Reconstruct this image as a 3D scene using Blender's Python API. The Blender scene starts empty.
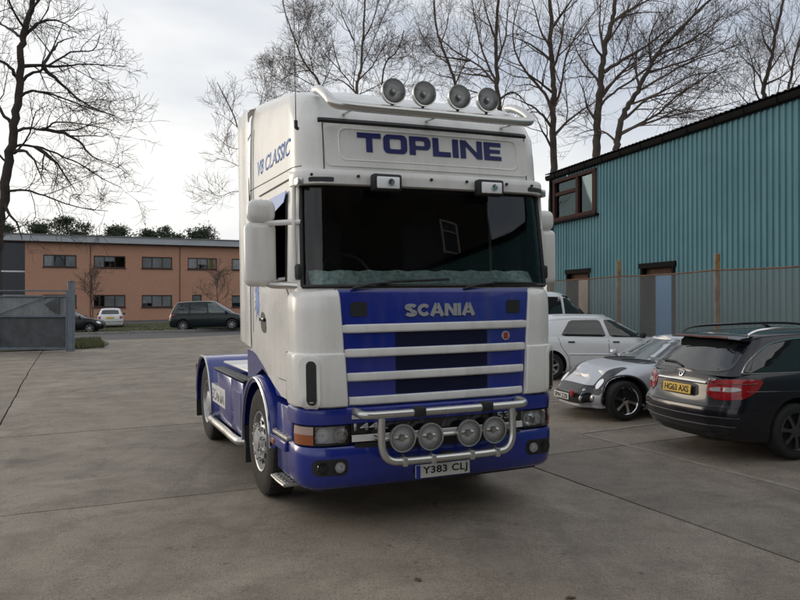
import bpy, bmesh, math, random
from math import sin, cos, pi, radians, sqrt, atan2
from mathutils import Vector, Matrix, noise
from mathutils.bvhtree import BVHTree

scene = bpy.context.scene
col = scene.collection
random.seed(7)

# ------------------------------------------------------------------ camera
cam_d = bpy.data.cameras.new("camera")
cam_d.sensor_width = 36.0
cam_d.lens = 763.0 / 800.0 * 36.0
cam_d.clip_end = 3000.0
cam = bpy.data.objects.new("camera", cam_d)
cam.location = (0.0, 0.0, 1.75)
cam.rotation_euler = (radians(90.0 + 0.225), 0.0, 0.0)
col.objects.link(cam)
scene.camera = cam

# ------------------------------------------------------------------ sky, sun, exposure
SUN_AZ = radians(-58.0)      # measured from +Y, negative is to the left of the view
SUN_EL = radians(12.0)
world = bpy.data.worlds.new("World")
scene.world = world
world.use_nodes = True
nt = world.node_tree
nt.nodes.clear()
wo = nt.nodes.new("ShaderNodeOutputWorld")
bg = nt.nodes.new("ShaderNodeBackground")
bg.inputs[1].default_value = 0.12
sky = nt.nodes.new("ShaderNodeTexSky")
sky.sky_type = 'NISHITA'
sky.sun_disc = False
sky.sun_elevation = SUN_EL
sky.sun_rotation = SUN_AZ
sky.air_density = 1.0
sky.dust_density = 7.0
sky.ozone_density = 1.5
# thin high cloud over the whole dome, with soft breaks
tc = nt.nodes.new("ShaderNodeTexCoord")
mp = nt.nodes.new("ShaderNodeMapping")
mp.inputs['Location'].default_value = (75.35, 40.15, 22.55)
mp.inputs['Scale'].default_value = (1.3, 1.3, 4.0)
nz = nt.nodes.new("ShaderNodeTexNoise")
nz.inputs['Scale'].default_value = 1.0
nz.inputs['Detail'].default_value = 5.0
nz.inputs['Roughness'].default_value = 0.55
cr = nt.nodes.new("ShaderNodeValToRGB")
cr.color_ramp.elements[0].position = 0.36
cr.color_ramp.elements[0].color = (0.74, 0.74, 0.74, 1)
cr.color_ramp.elements[1].position = 0.66
cr.color_ramp.elements[1].color = (0.90, 0.90, 0.90, 1)
mx = nt.nodes.new("ShaderNodeMix")
mx.data_type = 'RGBA'
cl2 = nt.nodes.new("ShaderNodeValToRGB")
cl2.color_ramp.elements[0].position = 0.38
cl2.color_ramp.elements[0].color = (0.58, 0.64, 0.75, 1)
cl2.color_ramp.elements[1].position = 0.62
cl2.color_ramp.elements[1].color = (0.97, 0.97, 0.95, 1)
vs = nt.nodes.new("ShaderNodeVectorMath")
vs.operation = 'SCALE'
vs.inputs[3].default_value = 10.0
hs = nt.nodes.new("ShaderNodeHueSaturation")
hs.inputs['Saturation'].default_value = 0.8      # haze
L = nt.links.new
L(tc.outputs['Generated'], mp.inputs['Vector'])
L(mp.outputs['Vector'], nz.inputs['Vector'])
L(nz.outputs['Fac'], cr.inputs['Fac'])
L(cr.outputs['Color'], mx.inputs['Factor'])
L(sky.outputs['Color'], hs.inputs['Color'])
L(hs.outputs['Color'], mx.inputs[6])
L(nz.outputs['Fac'], cl2.inputs['Fac'])
L(cl2.outputs['Color'], vs.inputs[0])
L(vs.outputs[0], mx.inputs[7])
L(mx.outputs[2], bg.inputs[0])
L(bg.outputs[0], wo.inputs[0])

sun_d = bpy.data.lights.new("sun", 'SUN')
sun_d.energy = 0.8
sun_d.angle = radians(25.0)
sun_d.color = (1.0, 0.86, 0.68)
sun = bpy.data.objects.new("sun", sun_d)
sdir = Vector((sin(SUN_AZ) * cos(SUN_EL), cos(SUN_AZ) * cos(SUN_EL), sin(SUN_EL)))
sun.rotation_euler = (-sdir).to_track_quat('-Z', 'Y').to_euler()
sun.location = (-20, 10, 20)
col.objects.link(sun)

scene.view_settings.view_transform = 'Standard'
scene.view_settings.look = 'None'
scene.view_settings.gamma = 1.0
scene.view_settings.exposure = -0.04
scene.render.engine = 'CYCLES'
scene.cycles.max_bounces = 8
scene.cycles.transparent_max_bounces = 16
scene.cycles.caustics_reflective = False
scene.cycles.caustics_refractive = False

# ------------------------------------------------------------------ materials
MATS = {}
def mat(name, color, rough=0.5, metal=0.0, coat=0.0, var=0.0, vscale=6.0, bump=0.0, bscale=60.0, spec=0.5,
        var2=None, emit=None, rvar=0.0, dirt=0.0):
    """Principled material; var mixes in a darker/other tone by noise, bump adds fine relief."""
    m = bpy.data.materials.new(name)
    m.use_nodes = True
    t = m.node_tree
    b = t.nodes["Principled BSDF"]
    b.inputs['Base Color'].default_value = (*color, 1)
    b.inputs['Roughness'].default_value = rough
    b.inputs['Metallic'].default_value = metal
    b.inputs['Specular IOR Level'].default_value = spec
    if coat:
        b.inputs['Coat Weight'].default_value = coat
        b.inputs['Coat Roughness'].default_value = 0.06
    if emit:
        b.inputs['Emission Color'].default_value = (*emit[0], 1)
        b.inputs['Emission Strength'].default_value = emit[1]
    if var or bump or rvar:
        g = t.nodes.new("ShaderNodeNewGeometry")
    if var:
        n = t.nodes.new("ShaderNodeTexNoise")
        n.inputs['Scale'].default_value = vscale
        n.inputs['Detail'].default_value = 6
        n.inputs['Roughness'].default_value = 0.62
        r = t.nodes.new("ShaderNodeValToRGB")
        r.color_ramp.elements[0].position = 0.35
        r.color_ramp.elements[1].position = 0.68
        mxn = t.nodes.new("ShaderNodeMix")
        mxn.data_type = 'RGBA'
        c2 = var2 if var2 else tuple(c * (1 - var) for c in color)
        mxn.inputs[6].default_value = (*color, 1)
        mxn.inputs[7].default_value = (*c2, 1)
        t.links.new(g.outputs['Position'], n.inputs['Vector'])
        t.links.new(n.outputs['Fac'], r.inputs['Fac'])
        t.links.new(r.outputs['Color'], mxn.inputs['Factor'])
        t.links.new(mxn.outputs[2], b.inputs['Base Color'])
    if dirt:     # road film: run-down streaks and soft blotches
        tcd = t.nodes.new("ShaderNodeTexCoord")
        fac = None
        for sc_, th0, th1, amt in (((7, 7, 0.55), 0.48, 0.80, dirt), ((1.6, 1.6, 1.6), 0.42, 0.75, dirt * 0.8), ((26, 26, 26), 0.62, 0.74, dirt * 0.7)):
            mpd = t.nodes.new("ShaderNodeMapping")
            mpd.inputs['Scale'].default_value = sc_
            nd = t.nodes.new("ShaderNodeTexNoise")
            nd.inputs['Scale'].default_value = 1.0
            nd.inputs['Detail'].default_value = 7
            nd.inputs['Roughness'].default_value = 0.65
            rd = t.nodes.new("ShaderNodeMapRange")
            rd.inputs[1].default_value = th0
            rd.inputs[2].default_value = th1
            rd.inputs[4].default_value = amt
            t.links.new(tcd.outputs['Object'], mpd.inputs['Vector'])
            t.links.new(mpd.outputs['Vector'], nd.inputs['Vector'])
            t.links.new(nd.outputs['Fac'], rd.inputs[0])
            if fac is None:
                fac = rd.outputs[0]
            else:
                ad = t.nodes.new("ShaderNodeMath")
                ad.operation = 'ADD'
                ad.use_clamp = True
                t.links.new(fac, ad.inputs[0])
                t.links.new(rd.outputs[0], ad.inputs[1])
                fac = ad.outputs[0]
        md_ = t.nodes.new("ShaderNodeMix")
        md_.data_type = 'RGBA'
        md_.inputs[6].default_value = (*color, 1)
        md_.inputs[7].default_value = (0.22, 0.18, 0.14, 1)
        t.links.new(fac, md_.inputs['Factor'])
        t.links.new(md_.outputs[2], b.inputs['Base Color'])
    if rvar:
        n3 = t.nodes.new("ShaderNodeTexNoise")
        n3.inputs['Scale'].default_value = 3.0
        n3.inputs['Detail'].default_value = 8
        mr = t.nodes.new("ShaderNodeMapRange")
        mr.inputs[1].default_value = 0.3
        mr.inputs[2].default_value = 0.7
        mr.inputs[3].default_value = max(0.02, rough - rvar)
        mr.inputs[4].default_value = rough + rvar
        t.links.new(g.outputs['Position'], n3.inputs['Vector'])
        t.links.new(n3.outputs['Fac'], mr.inputs[0])
        t.links.new(mr.outputs[0], b.inputs['Roughness'])
    if bump:
        n2 = t.nodes.new("ShaderNodeTexNoise")
        n2.inputs['Scale'].default_value = bscale
        n2.inputs['Detail'].default_value = 4
        bp = t.nodes.new("ShaderNodeBump")
        bp.inputs['Strength'].default_value = bump
        bp.inputs['Distance'].default_value = 0.01
        t.links.new(g.outputs['Position'], n2.inputs['Vector'])
        t.links.new(n2.outputs['Fac'], bp.inputs['Height'])
        t.links.new(bp.outputs['Normal'], b.inputs['Normal'])
    MATS[name] = m
    return m

def glass(name, tint, rough=0.02, gloss=1.0):
    """Thin window glass: tinted see-through with a Fresnel reflection."""
    m = bpy.data.materials.new(name)
    m.use_nodes = True
    t = m.node_tree
    t.nodes.clear()
    o = t.nodes.new("ShaderNodeOutputMaterial")
    tr = t.nodes.new("ShaderNodeBsdfTransparent")
    tr.inputs[0].default_value = (*tint, 1)
    gl = t.nodes.new("ShaderNodeBsdfGlossy")
    gl.inputs[0].default_value = (*gloss, 1) if isinstance(gloss, tuple) else (gloss, gloss, gloss, 1)
    gl.inputs[1].default_value = rough
    fr = t.nodes.new("ShaderNodeFresnel")
    fr.inputs[0].default_value = 1.5
    ms = t.nodes.new("ShaderNodeMixShader")
    t.links.new(fr.outputs[0], ms.inputs[0])
    t.links.new(tr.outputs[0], ms.inputs[1])
    t.links.new(gl.outputs[0], ms.inputs[2])
    t.links.new(ms.outputs[0], o.inputs[0])
    MATS[name] = m
    return m

M = MATS
mat('white_paint', (0.84, 0.825, 0.785), 0.30, coat=0.2, dirt=0.22, rvar=0.06)
mat('white_trim', (0.80, 0.79, 0.76), 0.32, coat=0.3, dirt=0.25)
mat('blue_paint', (0.007, 0.022, 0.235), 0.25, coat=0.6, dirt=0.14, rvar=0.05)
mat('blue_letter', (0.007, 0.011, 0.125), 0.4)
mat('blue_splash', (0.17, 0.30, 0.66), 0.35)
mat('grey_letter', (0.42, 0.42, 0.44), 0.35, metal=0.3)
mat('black_plastic', (0.016, 0.016, 0.017), 0.55)
mat('black_gloss', (0.008, 0.008, 0.010), 0.15, coat=0.4)
mat('rubber', (0.022, 0.021, 0.020), 0.85, var=0.0, bump=0.3, bscale=80)
mat('tyre_dusty', (0.035, 0.032, 0.028), 0.9, var=0.5, vscale=9, bump=0.4, bscale=90)
mat('steel_tube', (0.62, 0.61, 0.58), 0.28, metal=0.85, rvar=0.08)
mat('chrome', (0.75, 0.75, 0.76), 0.12, metal=1.0)
mat('alloy', (0.50, 0.50, 0.50), 0.42, metal=0.65, var=0.3, vscale=14)
mat('tread_plate', (0.42, 0.41, 0.39), 0.45, metal=0.6, bump=0.6, bscale=40)
mat('chassis', (0.02, 0.019, 0.018), 0.8, bump=0.4, bscale=20)
mat('lamp_reflector', (0.92, 0.93, 0.95), 0.22, metal=0.0, coat=0.8, bump=0.25, bscale=90)
mat('orange_lens', (0.34, 0.10, 0.035), 0.3)
mat('plate_white', (0.70, 0.70, 0.66), 0.4)
mat('plate_yellow', (0.75, 0.46, 0.03), 0.4)
mat('plate_black', (0.012, 0.012, 0.012), 0.5)
mat('gb_blue', (0.02, 0.05, 0.35), 0.4)
mat('interior_dark', (0.012, 0.012, 0.014), 0.8)
mat('interior_grey', (0.05, 0.05, 0.055), 0.8)
mat('seat_fabric', (0.03, 0.03, 0.04), 0.9)
mat('reflection_teal', (0.95, 1.0, 0.98), 0.5, var=0.8, vscale=22, var2=(0.28, 0.42, 0.42))  # mottled pale teal of a reflection, put into the colour
mat('tassel', (0.42, 0.24, 0.04), 0.8)
mat('red_badge', (0.35, 0.03, 0.03), 0.35)
glass('windscreen_glass', (0.74, 0.84, 0.82))
glass('window_glass', (0.50, 0.56, 0.54))
glass('lens_glass', (0.92, 0.92, 0.92))
glass('car_glass', (0.30, 0.34, 0.33))

# ------------------------------------------------------------------ mesh helpers
class MB:
    """Collects vertices and faces for one mesh object."""
    def __init__(self):
        self.v = []
        self.f = []
        self.mi = []
    def add(self, vs, fs, mi=0):
        o = len(self.v)
        self.v += [tuple(p) for p in vs]
        self.f += [tuple(i + o for i in q) for q in fs]
        self.mi += [mi] * len(fs)
        return self
    def box(self, c, s, rot=None, mi=0):
        hx, hy, hz = s[0] / 2, s[1] / 2, s[2] / 2
        vs = [Vector((x, y, z)) for x in (-hx, hx) for y in (-hy, hy) for z in (-hz, hz)]
        if rot is not None:
            vs = [rot @ p for p in vs]
        vs = [p + Vector(c) for p in vs]
        return self.add(vs, [(0, 1, 3, 2), (4, 6, 7, 5), (0, 4, 5, 1), (2, 3, 7, 6), (0, 2, 6, 4), (1, 5, 7, 3)], mi)
    def rbox(self, c, s, r=0.01, seg=2, rot=None, mi=0):
        b = bmesh.new()
        bmesh.ops.create_cube(b, size=1.0)
        for p in b.verts:
            p.co = Vector((p.co.x * s[0], p.co.y * s[1], p.co.z * s[2]))
        bmesh.ops.bevel(b, geom=b.edges[:], offset=min(r, min(s) * 0.49), segments=seg, profile=0.5, affect='EDGES')
        b.verts.index_update()
        vs = [p.co.copy() for p in b.verts]
        if rot is not None:
            vs = [rot @ p for p in vs]
        self.add([p + Vector(c) for p in vs], [[q.index for q in f.verts] for f in b.faces], mi)
        b.free()
        return self
    def tube(self, pts, rad, n=10, cap=True, mi=0, flat=1.0):
        pts = [Vector(p) for p in pts]
        rads = rad if isinstance(rad, (list, tuple)) else [rad] * len(pts)
        rings = []
        up = Vector((0, 0, 1))
        prev = None
        for i, p in enumerate(pts):
            d = (pts[min(i + 1, len(pts) - 1)] - pts[max(i - 1, 0)])
            d = d.normalized() if d.length > 1e-9 else Vector((0, 0, 1))
            if prev is None:
                a = d.cross(up)
                if a.length < 1e-3:
                    a = d.cross(Vector((1, 0, 0)))
                a.normalize()
            else:
                a = prev - d * prev.dot(d)
                if a.length < 1e-6:
                    a = d.cross(up)
                a.normalize()
            prev = a
            b = d.cross(a)
            rings.append([p + (a * cos(2 * pi * k / n) + b * (sin(2 * pi * k / n) * flat)) * rads[i] for k in range(n)])
        vs = [q for r in rings for q in r]
        fs = []
        for i in range(len(rings) - 1):
            for k in range(n):
                k2 = (k + 1) % n
                fs.append((i * n + k, i * n + k2, (i + 1) * n + k2, (i + 1) * n + k))
        if cap:
            fs.append(tuple(range(n - 1, -1, -1)))
            fs.append(tuple((len(rings) - 1) * n + k for k in range(n)))
        return self.add(vs, fs, mi)
    def lathe(self, prof, o=(0, 0, 0), axis='y', n=28, mi=0, closed=False):
        """prof: list of (r, h) ; axis along which h runs."""
        vs = []
        o = Vector(o)
        for r, h in prof:
            for k in range(n):
                a = 2 * pi * k / n
                c, s = cos(a) * r, sin(a) * r
                p = {'x': (h, c, s), 'y': (c, h, s), 'z': (c, s, h)}[axis]
                vs.append(o + Vector(p))
        fs = []
        m = len(prof)
        for i in range(m if closed else m - 1):
            j = (i + 1) % m
            for k in range(n):
                k2 = (k + 1) % n
                fs.append((i * n + k, i * n + k2, j * n + k2, j * n + k))
        return self.add(vs, fs, mi)
    def disc(self, o, r, axis='y', n=24, mi=0, h=0.0):
        return self.lathe([(r, h), (1e-4, h)], o, axis, n, mi)
    def prism(self, poly, fn, th, mi=0):
        """poly: 2-D outline; fn(a, b, t) -> 3-D point; t runs 0..th"""
        n = len(poly)
        vs = [fn(a, b, 0) for a, b in poly] + [fn(a, b, th) for a, b in poly]
        fs = [tuple(range(n - 1, -1, -1)), tuple(range(n, 2 * n))]
        fs += [(i, (i + 1) % n, n + (i + 1) % n, n + i) for i in range(n)]
        return self.add(vs, fs, mi)
    def rings(self, rings, closed=True, cap0=False, cap1=False, skip=None, mi=0):
        n = len(rings[0])
        vs = [q for r in rings for q in r]
        fs = []
        for i in range(len(rings) - 1):
            for k in range(n if closed else n - 1):
                if skip and skip(i, k):
                    continue
                k2 = (k + 1) % n
                fs.append((i * n + k, i * n + k2, (i + 1) * n + k2, (i + 1) * n + k))
        if cap0:
            fs.append(tuple(range(n - 1, -1, -1)))
        if cap1:
            fs.append(tuple((len(rings) - 1) * n + k for k in range(n)))
        return self.add(vs, fs, mi)
    def build(self, name, mats, parent=None, smooth=38, fix=True):
        me = bpy.data.meshes.new(name)
        me.from_pydata(self.v, [], self.f)
        if not isinstance(mats, (list, tuple)):
            mats = [mats]
        for q in mats:
            me.materials.append(MATS[q] if isinstance(q, str) else q)
        if len(mats) > 1:
            me.polygons.foreach_set('material_index', self.mi)
        if fix:
            b = bmesh.new()
            b.from_mesh(me)
            bmesh.ops.recalc_face_normals(b, faces=b.faces)
            b.to_mesh(me)
            b.free()
        if smooth:
            me.polygons.foreach_set('use_smooth', [True] * len(me.polygons))
            me.set_sharp_from_angle(angle=radians(smooth))
        me.update()
        o = bpy.data.objects.new(name, me)
        col.objects.link(o)
        if parent is not None:
            o.parent = parent
        return o

def tag(o, label, cat=None, group=None, kind=None):
    o['label'] = label
    if cat:
        o['category'] = cat
    if group:
        o['group'] = group
    if kind:
        o['kind'] = kind
    return o

def thing(name, label, cat, loc=(0, 0, 0), rot=(0, 0, 0), group=None):
    o = bpy.data.objects.new(name, None)
    o.empty_display_size = 0.3
    col.objects.link(o)
    o.location = loc
    o.rotation_euler = rot
    return tag(o, label, cat, group)

def clone(o, parent=None):
    c = o.copy()
    col.objects.link(c)
    c.parent = parent
    for ch in list(o.children):
        clone(ch, c)
    return c

def chaikin(pts, it=2, closed=True, k=0.25):
    for _ in range(it):
        q = []
        n = len(pts)
        for i in range(n if closed else n - 1):
            a, b = pts[i], pts[(i + 1) % n]
            q.append(tuple(x * (1 - k) + y * k for x, y in zip(a, b)))
            q.append(tuple(x * k + y * (1 - k) for x, y in zip(a, b)))
        pts = q if closed else [pts[0]] + q + [pts[-1]]
    return pts

def rrect(w, h, r, n=5, cx=0.0, cy=0.0):
    out = []
    for (sx, sy, a0) in ((1, 1, 0), (-1, 1, 90), (-1, -1, 180), (1, -1, 270)):
        for k in range(n + 1):
            a = radians(a0 + 90 * k / n)
            out.append((cx + sx * (w / 2 - r) + r * cos(a), cy + sy * (h / 2 - r) + r * sin(a)))
    return out

def smooth_path(ctrl, n=6):
    """Catmull-Rom through control points"""
    c = [Vector(p) for p in ctrl]
    out = []
    for i in range(len(c) - 1):
        p0, p1, p2, p3 = c[max(i - 1, 0)], c[i], c[i + 1], c[min(i + 2, len(c) - 1)]
        for k in range(n):
            t = k / n
            out.append(0.5 * ((2 * p1) + (p2 - p0) * t + (2 * p0 - 5 * p1 + 4 * p2 - p3) * t * t + (3 * p1 - p0 - 3 * p2 + p3) * t ** 3))
    out.append(c[-1])
    return out

def interp(tab, x):
    if x <= tab[0][0]:
        return tab[0][1]
    for (a, fa), (b, fb) in zip(tab, tab[1:]):
        if x <= b:
            t = (x - a) / (b - a)
            return fa + (fb - fa) * t
    return tab[-1][1]

def sinterp(tab, x):
    """smooth (cubic hermite, finite-difference) interpolation"""
    xs = [p[0] for p in tab]
    ys = [p[1] for p in tab]
    if x <= xs[0]:
        return ys[0]
    if x >= xs[-1]:
        return ys[-1]
    n = len(tab)
    def m(i):
        if i == 0:
            return (ys[1] - ys[0]) / (xs[1] - xs[0])
        if i == n - 1:
            return (ys[-1] - ys[-2]) / (xs[-1] - xs[-2])
        d0 = (ys[i] - ys[i - 1]) / (xs[i] - xs[i - 1])
        d1 = (ys[i + 1] - ys[i]) / (xs[i + 1] - xs[i])
        return 0.0 if d0 * d1 <= 0 else 2 * d0 * d1 / (d0 + d1)
    for i in range(n - 1):
        if x <= xs[i + 1]:
            h = xs[i + 1] - xs[i]
            t = (x - xs[i]) / h
            return ((2 * t ** 3 - 3 * t * t + 1) * ys[i] + (t ** 3 - 2 * t * t + t) * h * m(i)
                    + (-2 * t ** 3 + 3 * t * t) * ys[i + 1] + (t ** 3 - t * t) * h * m(i + 1))

def text_mesh(body, size, bold=0.0, extrude=0.004, sx=1.0, spacing=1.0, shear=0.0):
    """Mesh of a line of text lying in its own XY plane, centred on the origin."""
    cu = bpy.data.curves.new("text", 'FONT')
    cu.body = body
    cu.size = size
    cu.offset = bold
    cu.extrude = extrude
    cu.space_character = spacing
    cu.shear = shear
    cu.align_x = 'CENTER'
    cu.align_y = 'CENTER'
    o = bpy.data.objects.new("text", cu)
    col.objects.link(o)
    dg = bpy.context.evaluated_depsgraph_get()
    me = bpy.data.meshes.new_from_object(o.evaluated_get(dg))
    bpy.data.objects.remove(o)
    bpy.data.curves.remove(cu)
    xs = [p.co.x for p in me.vertices]
    ys = [p.co.y for p in me.vertices]
    cx, cy = (min(xs) + max(xs)) / 2, (min(ys) + max(ys)) / 2
    me.transform(Matrix.Diagonal((sx, 1, 1, 1)) @ Matrix.Translation((-cx, -cy, 0)))
    return me, (max(xs) - min(xs)) * sx, max(ys) - min(ys)

def text_part(name, body, w, h, m, parent, matrix, bold=0.0, extrude=0.003, spacing=1.0, shear=0.0):
    """Lettering of overall width w and height h, placed by matrix (local X right, Y up, Z out)."""
    me, tw, th = text_mesh(body, 1.0, bold, 0.0, 1.0, spacing, shear)
    me.transform(Matrix.Diagonal((w / tw, h / th, 1, 1)))
    bm = bmesh.new()
    bm.from_mesh(me)
    r = bmesh.ops.extrude_face_region(bm, geom=bm.faces[:])
    for q in r['geom']:
        if isinstance(q, bmesh.types.BMVert):
            q.co.z += extrude
    bmesh.ops.recalc_face_normals(bm, faces=bm.faces)
    bm.to_mesh(me)
    bm.free()
    me.materials.clear()
    me.materials.append(MATS[m])
    me.transform(matrix)
    o = bpy.data.objects.new(name, me)
    col.objects.link(o)
    o.parent = parent
    return o

def frame_mat(o, x, y):
    """4x4 matrix: origin o, local X along x, local Y along y"""
    x = Vector(x).normalized()
    y = Vector(y)
    y = (y - x * y.dot(x)).normalized()
    z = x.cross(y)
    m = Matrix((x, y, z)).transposed().to_4x4()
    m.translation = Vector(o)
    return m

# ------------------------------------------------------------------ site frame and terrain
YAW = radians(23.1)
OX, OY, OZ = 0.405, 6.58, -0.165
ROLL = radians(0.84)
CU, SU = cos(YAW), sin(YAW)
def uv(x, y):
    dx, dy = x - OX, y - OY
    return dx * CU + dy * SU, -dx * SU + dy * CU
def xy(u, v):
    return OX + u * CU - v * SU, OY + u * SU + v * CU
def sstep(a, b, x):
    t = min(1, max(0, (x - a) / (b - a)))
    return t * t * (3 - 2 * t)
def g(x, y):
    """ground height: the yard falls gently to the left and rises towards the back and right"""
    u, v = uv(x, y)
    z = OZ + 0.01466 * max(-4.0, min(1.8, u))
    if u > 1.8:
        z += 0.03 * min(u - 1.8, 4.0)
    if u < -4:
        z -= 0.004 * min(-4 - u, 12)
    w = v + 0.9 * min(max(u - 1.5, 0), 5)
    z += 0.19 * sstep(4.5, 18.0, w)
    return z
def gp(u, v, dz=0.0):
    x, y = xy(u, v)
    return Vector((x, y, g(x, y) + dz))
# ================================================================== THE SETTING
def node_mat(name):
    m = bpy.data.materials.new(name)
    m.use_nodes = True
    MATS[name] = m
    t = m.node_tree
    return t, t.nodes["Principled BSDF"]

def ramp(t, src, p0, c0, p1, c1):
    r = t.nodes.new("ShaderNodeValToRGB")
    e = r.color_ramp.elements
    e[0].position, e[1].position = p0, p1
    e[0].color = (*c0, 1) if len(c0) == 3 else c0
    e[1].color = (*c1, 1) if len(c1) == 3 else c1
    t.links.new(src, r.inputs['Fac'])
    return r.outputs['Color']

def nnoise(t, vec, scale, detail=6, rough=0.6, dist=0.0):
    n = t.nodes.new("ShaderNodeTexNoise")
    n.inputs['Scale'].default_value = scale
    n.inputs['Detail'].default_value = detail
    n.inputs['Roughness'].default_value = rough
    n.inputs['Distortion'].default_value = dist
    t.links.new(vec, n.inputs['Vector'])
    return n.outputs['Fac']

def mixc(t, fac, a, b, mode='MIX'):
    m = t.nodes.new("ShaderNodeMix")
    m.data_type = 'RGBA'
    m.blend_type = mode
    for sock, val in ((m.inputs['Factor'], fac), (m.inputs[6], a), (m.inputs[7], b)):
        if isinstance(val, (int, float)):
            sock.default_value = val
        elif isinstance(val, tuple):
            sock.default_value = (*val, 1)
        else:
            t.links.new(val, sock)
    return m.outputs[2]

def mapped(t, scale=(1, 1, 1), rot=0.0):
    g_ = t.nodes.new("ShaderNodeNewGeometry")
    mp_ = t.nodes.new("ShaderNodeMapping")
    mp_.inputs['Rotation'].default_value = (0, 0, rot)
    mp_.inputs['Scale'].default_value = scale
    t.links.new(g_.outputs['Position'], mp_.inputs['Vector'])
    return mp_.outputs['Vector']

def make_concrete():
    t, b = node_mat('concrete')
    P = mapped(t)
    big = nnoise(t, P, 0.35, 5, 0.6)
    mid = nnoise(t, P, 1.7, 8, 0.65, 0.4)
    fine = nnoise(t, P, 28, 6, 0.75)
    grit = nnoise(t, P, 85, 4, 0.75)
    c = ramp(t, big, 0.3, (0.185, 0.149, 0.113), 0.70, (0.315, 0.264, 0.207))
    c = mixc(t, ramp(t, mid, 0.42, (0, 0, 0), 0.70, (0.85, 0.85, 0.85)), c, (0.115, 0.093, 0.073))
    lp = nnoise(t, P, 0.75, 9, 0.7, 0.6)
    c = mixc(t, ramp(t, lp, 0.52, (0, 0, 0), 0.70, (0.75, 0.75, 0.75)), c, (0.40, 0.345, 0.28))
    c = mixc(t, ramp(t, fine, 0.40, (0, 0, 0), 0.75, (0.5, 0.5, 0.5)), c, (0.34, 0.295, 0.245))
    c = mixc(t, ramp(t, grit, 0.34, (0.95, 0.95, 0.95), 0.52, (0, 0, 0)), c, (0.062, 0.052, 0.043))
    gr2 = nnoise(t, P, 42, 4, 0.8)
    c = mixc(t, ramp(t, gr2, 0.58, (0, 0, 0), 0.70, (0.6, 0.6, 0.6)), c, (0.37, 0.335, 0.29))
    # tyre scuffs: long streaks in the direction of travel and across it
    s1 = nnoise(t, mapped(t, (3.2, 0.16, 1), -YAW), 1.3, 5, 0.6, 0.3)
    c = mixc(t, ramp(t, s1, 0.55, (0, 0, 0), 0.75, (0.38, 0.38, 0.38)), c, (0.105, 0.090, 0.076))
    s2 = nnoise(t, mapped(t, (0.22, 4.0, 1), -YAW + 0.18), 1.1, 5, 0.6, 0.2)
    c = mixc(t, ramp(t, s2, 0.56, (0, 0, 0), 0.74, (0.4, 0.4, 0.4)), c, (0.11, 0.097, 0.085))
    # hairline cracks
    vo = t.nodes.new("ShaderNodeTexVoronoi")
    vo.feature = 'DISTANCE_TO_EDGE'
    vo.inputs['Scale'].default_value = 0.42
    wv = t.nodes.new("ShaderNodeVectorMath")
    wv.operation = 'ADD'
    nn = t.nodes.new("ShaderNodeTexNoise")
    nn.inputs['Scale'].default_value = 1.3
    nn.inputs['Detail'].default_value = 8
    t.links.new(P, nn.inputs['Vector'])
    t.links.new(P, wv.inputs[0])
    t.links.new(nn.outputs['Color'], wv.inputs[1])
    t.links.new(wv.outputs[0], vo.inputs['Vector'])
    ck = ramp(t, vo.outputs['Distance'], 0.0022, (1, 1, 1), 0.005, (0, 0, 0))
    ckm = ramp(t, nnoise(t, P, 0.23, 3, 0.5), 0.50, (0, 0, 0), 0.66, (0.55, 0.55, 0.55))
    ckk = mixc(t, 1.0, ck, ckm, 'MULTIPLY')
    c = mixc(t, ckk, c, (0.045, 0.038, 0.032))
    # drips and dark spots
    sp = nnoise(t, P, 7.5, 2, 0.5)
    c = mixc(t, ramp(t, sp, 0.70, (0, 0, 0), 0.76, (0.6, 0.6, 0.6)), c, (0.06, 0.05, 0.042))
    # oil spots
    o = nnoise(t, P, 0.9, 3, 0.5)
    c = mixc(t, ramp(t, o, 0.66, (0, 0, 0), 0.74, (0.6, 0.6, 0.6)), c, (0.07, 0.06, 0.052))
    # each slab was cast separately and carries a slightly different tone
    oi = t.nodes.new("ShaderNodeObjectInfo")
    c = mixc(t, 1.0, c, ramp(t, oi.outputs['Random'], 0.0, (0.86, 0.86, 0.87), 1.0, (1.06, 1.05, 1.03)), 'MULTIPLY')
    t.links.new(c, b.inputs['Base Color'])
    rr = t.nodes.new("ShaderNodeMapRange")
    rr.inputs[3].default_value = 0.62
    rr.inputs[4].default_value = 0.92
    t.links.new(mid, rr.inputs[0])
    t.links.new(rr.outputs[0], b.inputs['Roughness'])
    bp = t.nodes.new("ShaderNodeBump")
    bp.inputs['Strength'].default_value = 0.55
    bp.inputs['Distance'].default_value = 0.006
    bn = nnoise(t, P, 75, 5, 0.75)
    t.links.new(bn, bp.inputs['Height'])
    t.links.new(bp.outputs['Normal'], b.inputs['Normal'])
make_concrete()

def make_worn_paint():
    t, b = node_mat('worn_line_paint')
    P = mapped(t)
    n = nnoise(t, P, 5, 9, 0.75, 0.3)
    c = mixc(t, ramp(t, n, 0.40, (0, 0, 0), 0.60, (1, 1, 1)), (0.195, 0.162, 0.128), (0.265, 0.24, 0.21))
    t.links.new(c, b.inputs['Base Color'])
    b.inputs['Roughness'].default_value = 0.8
make_worn_paint()

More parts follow.
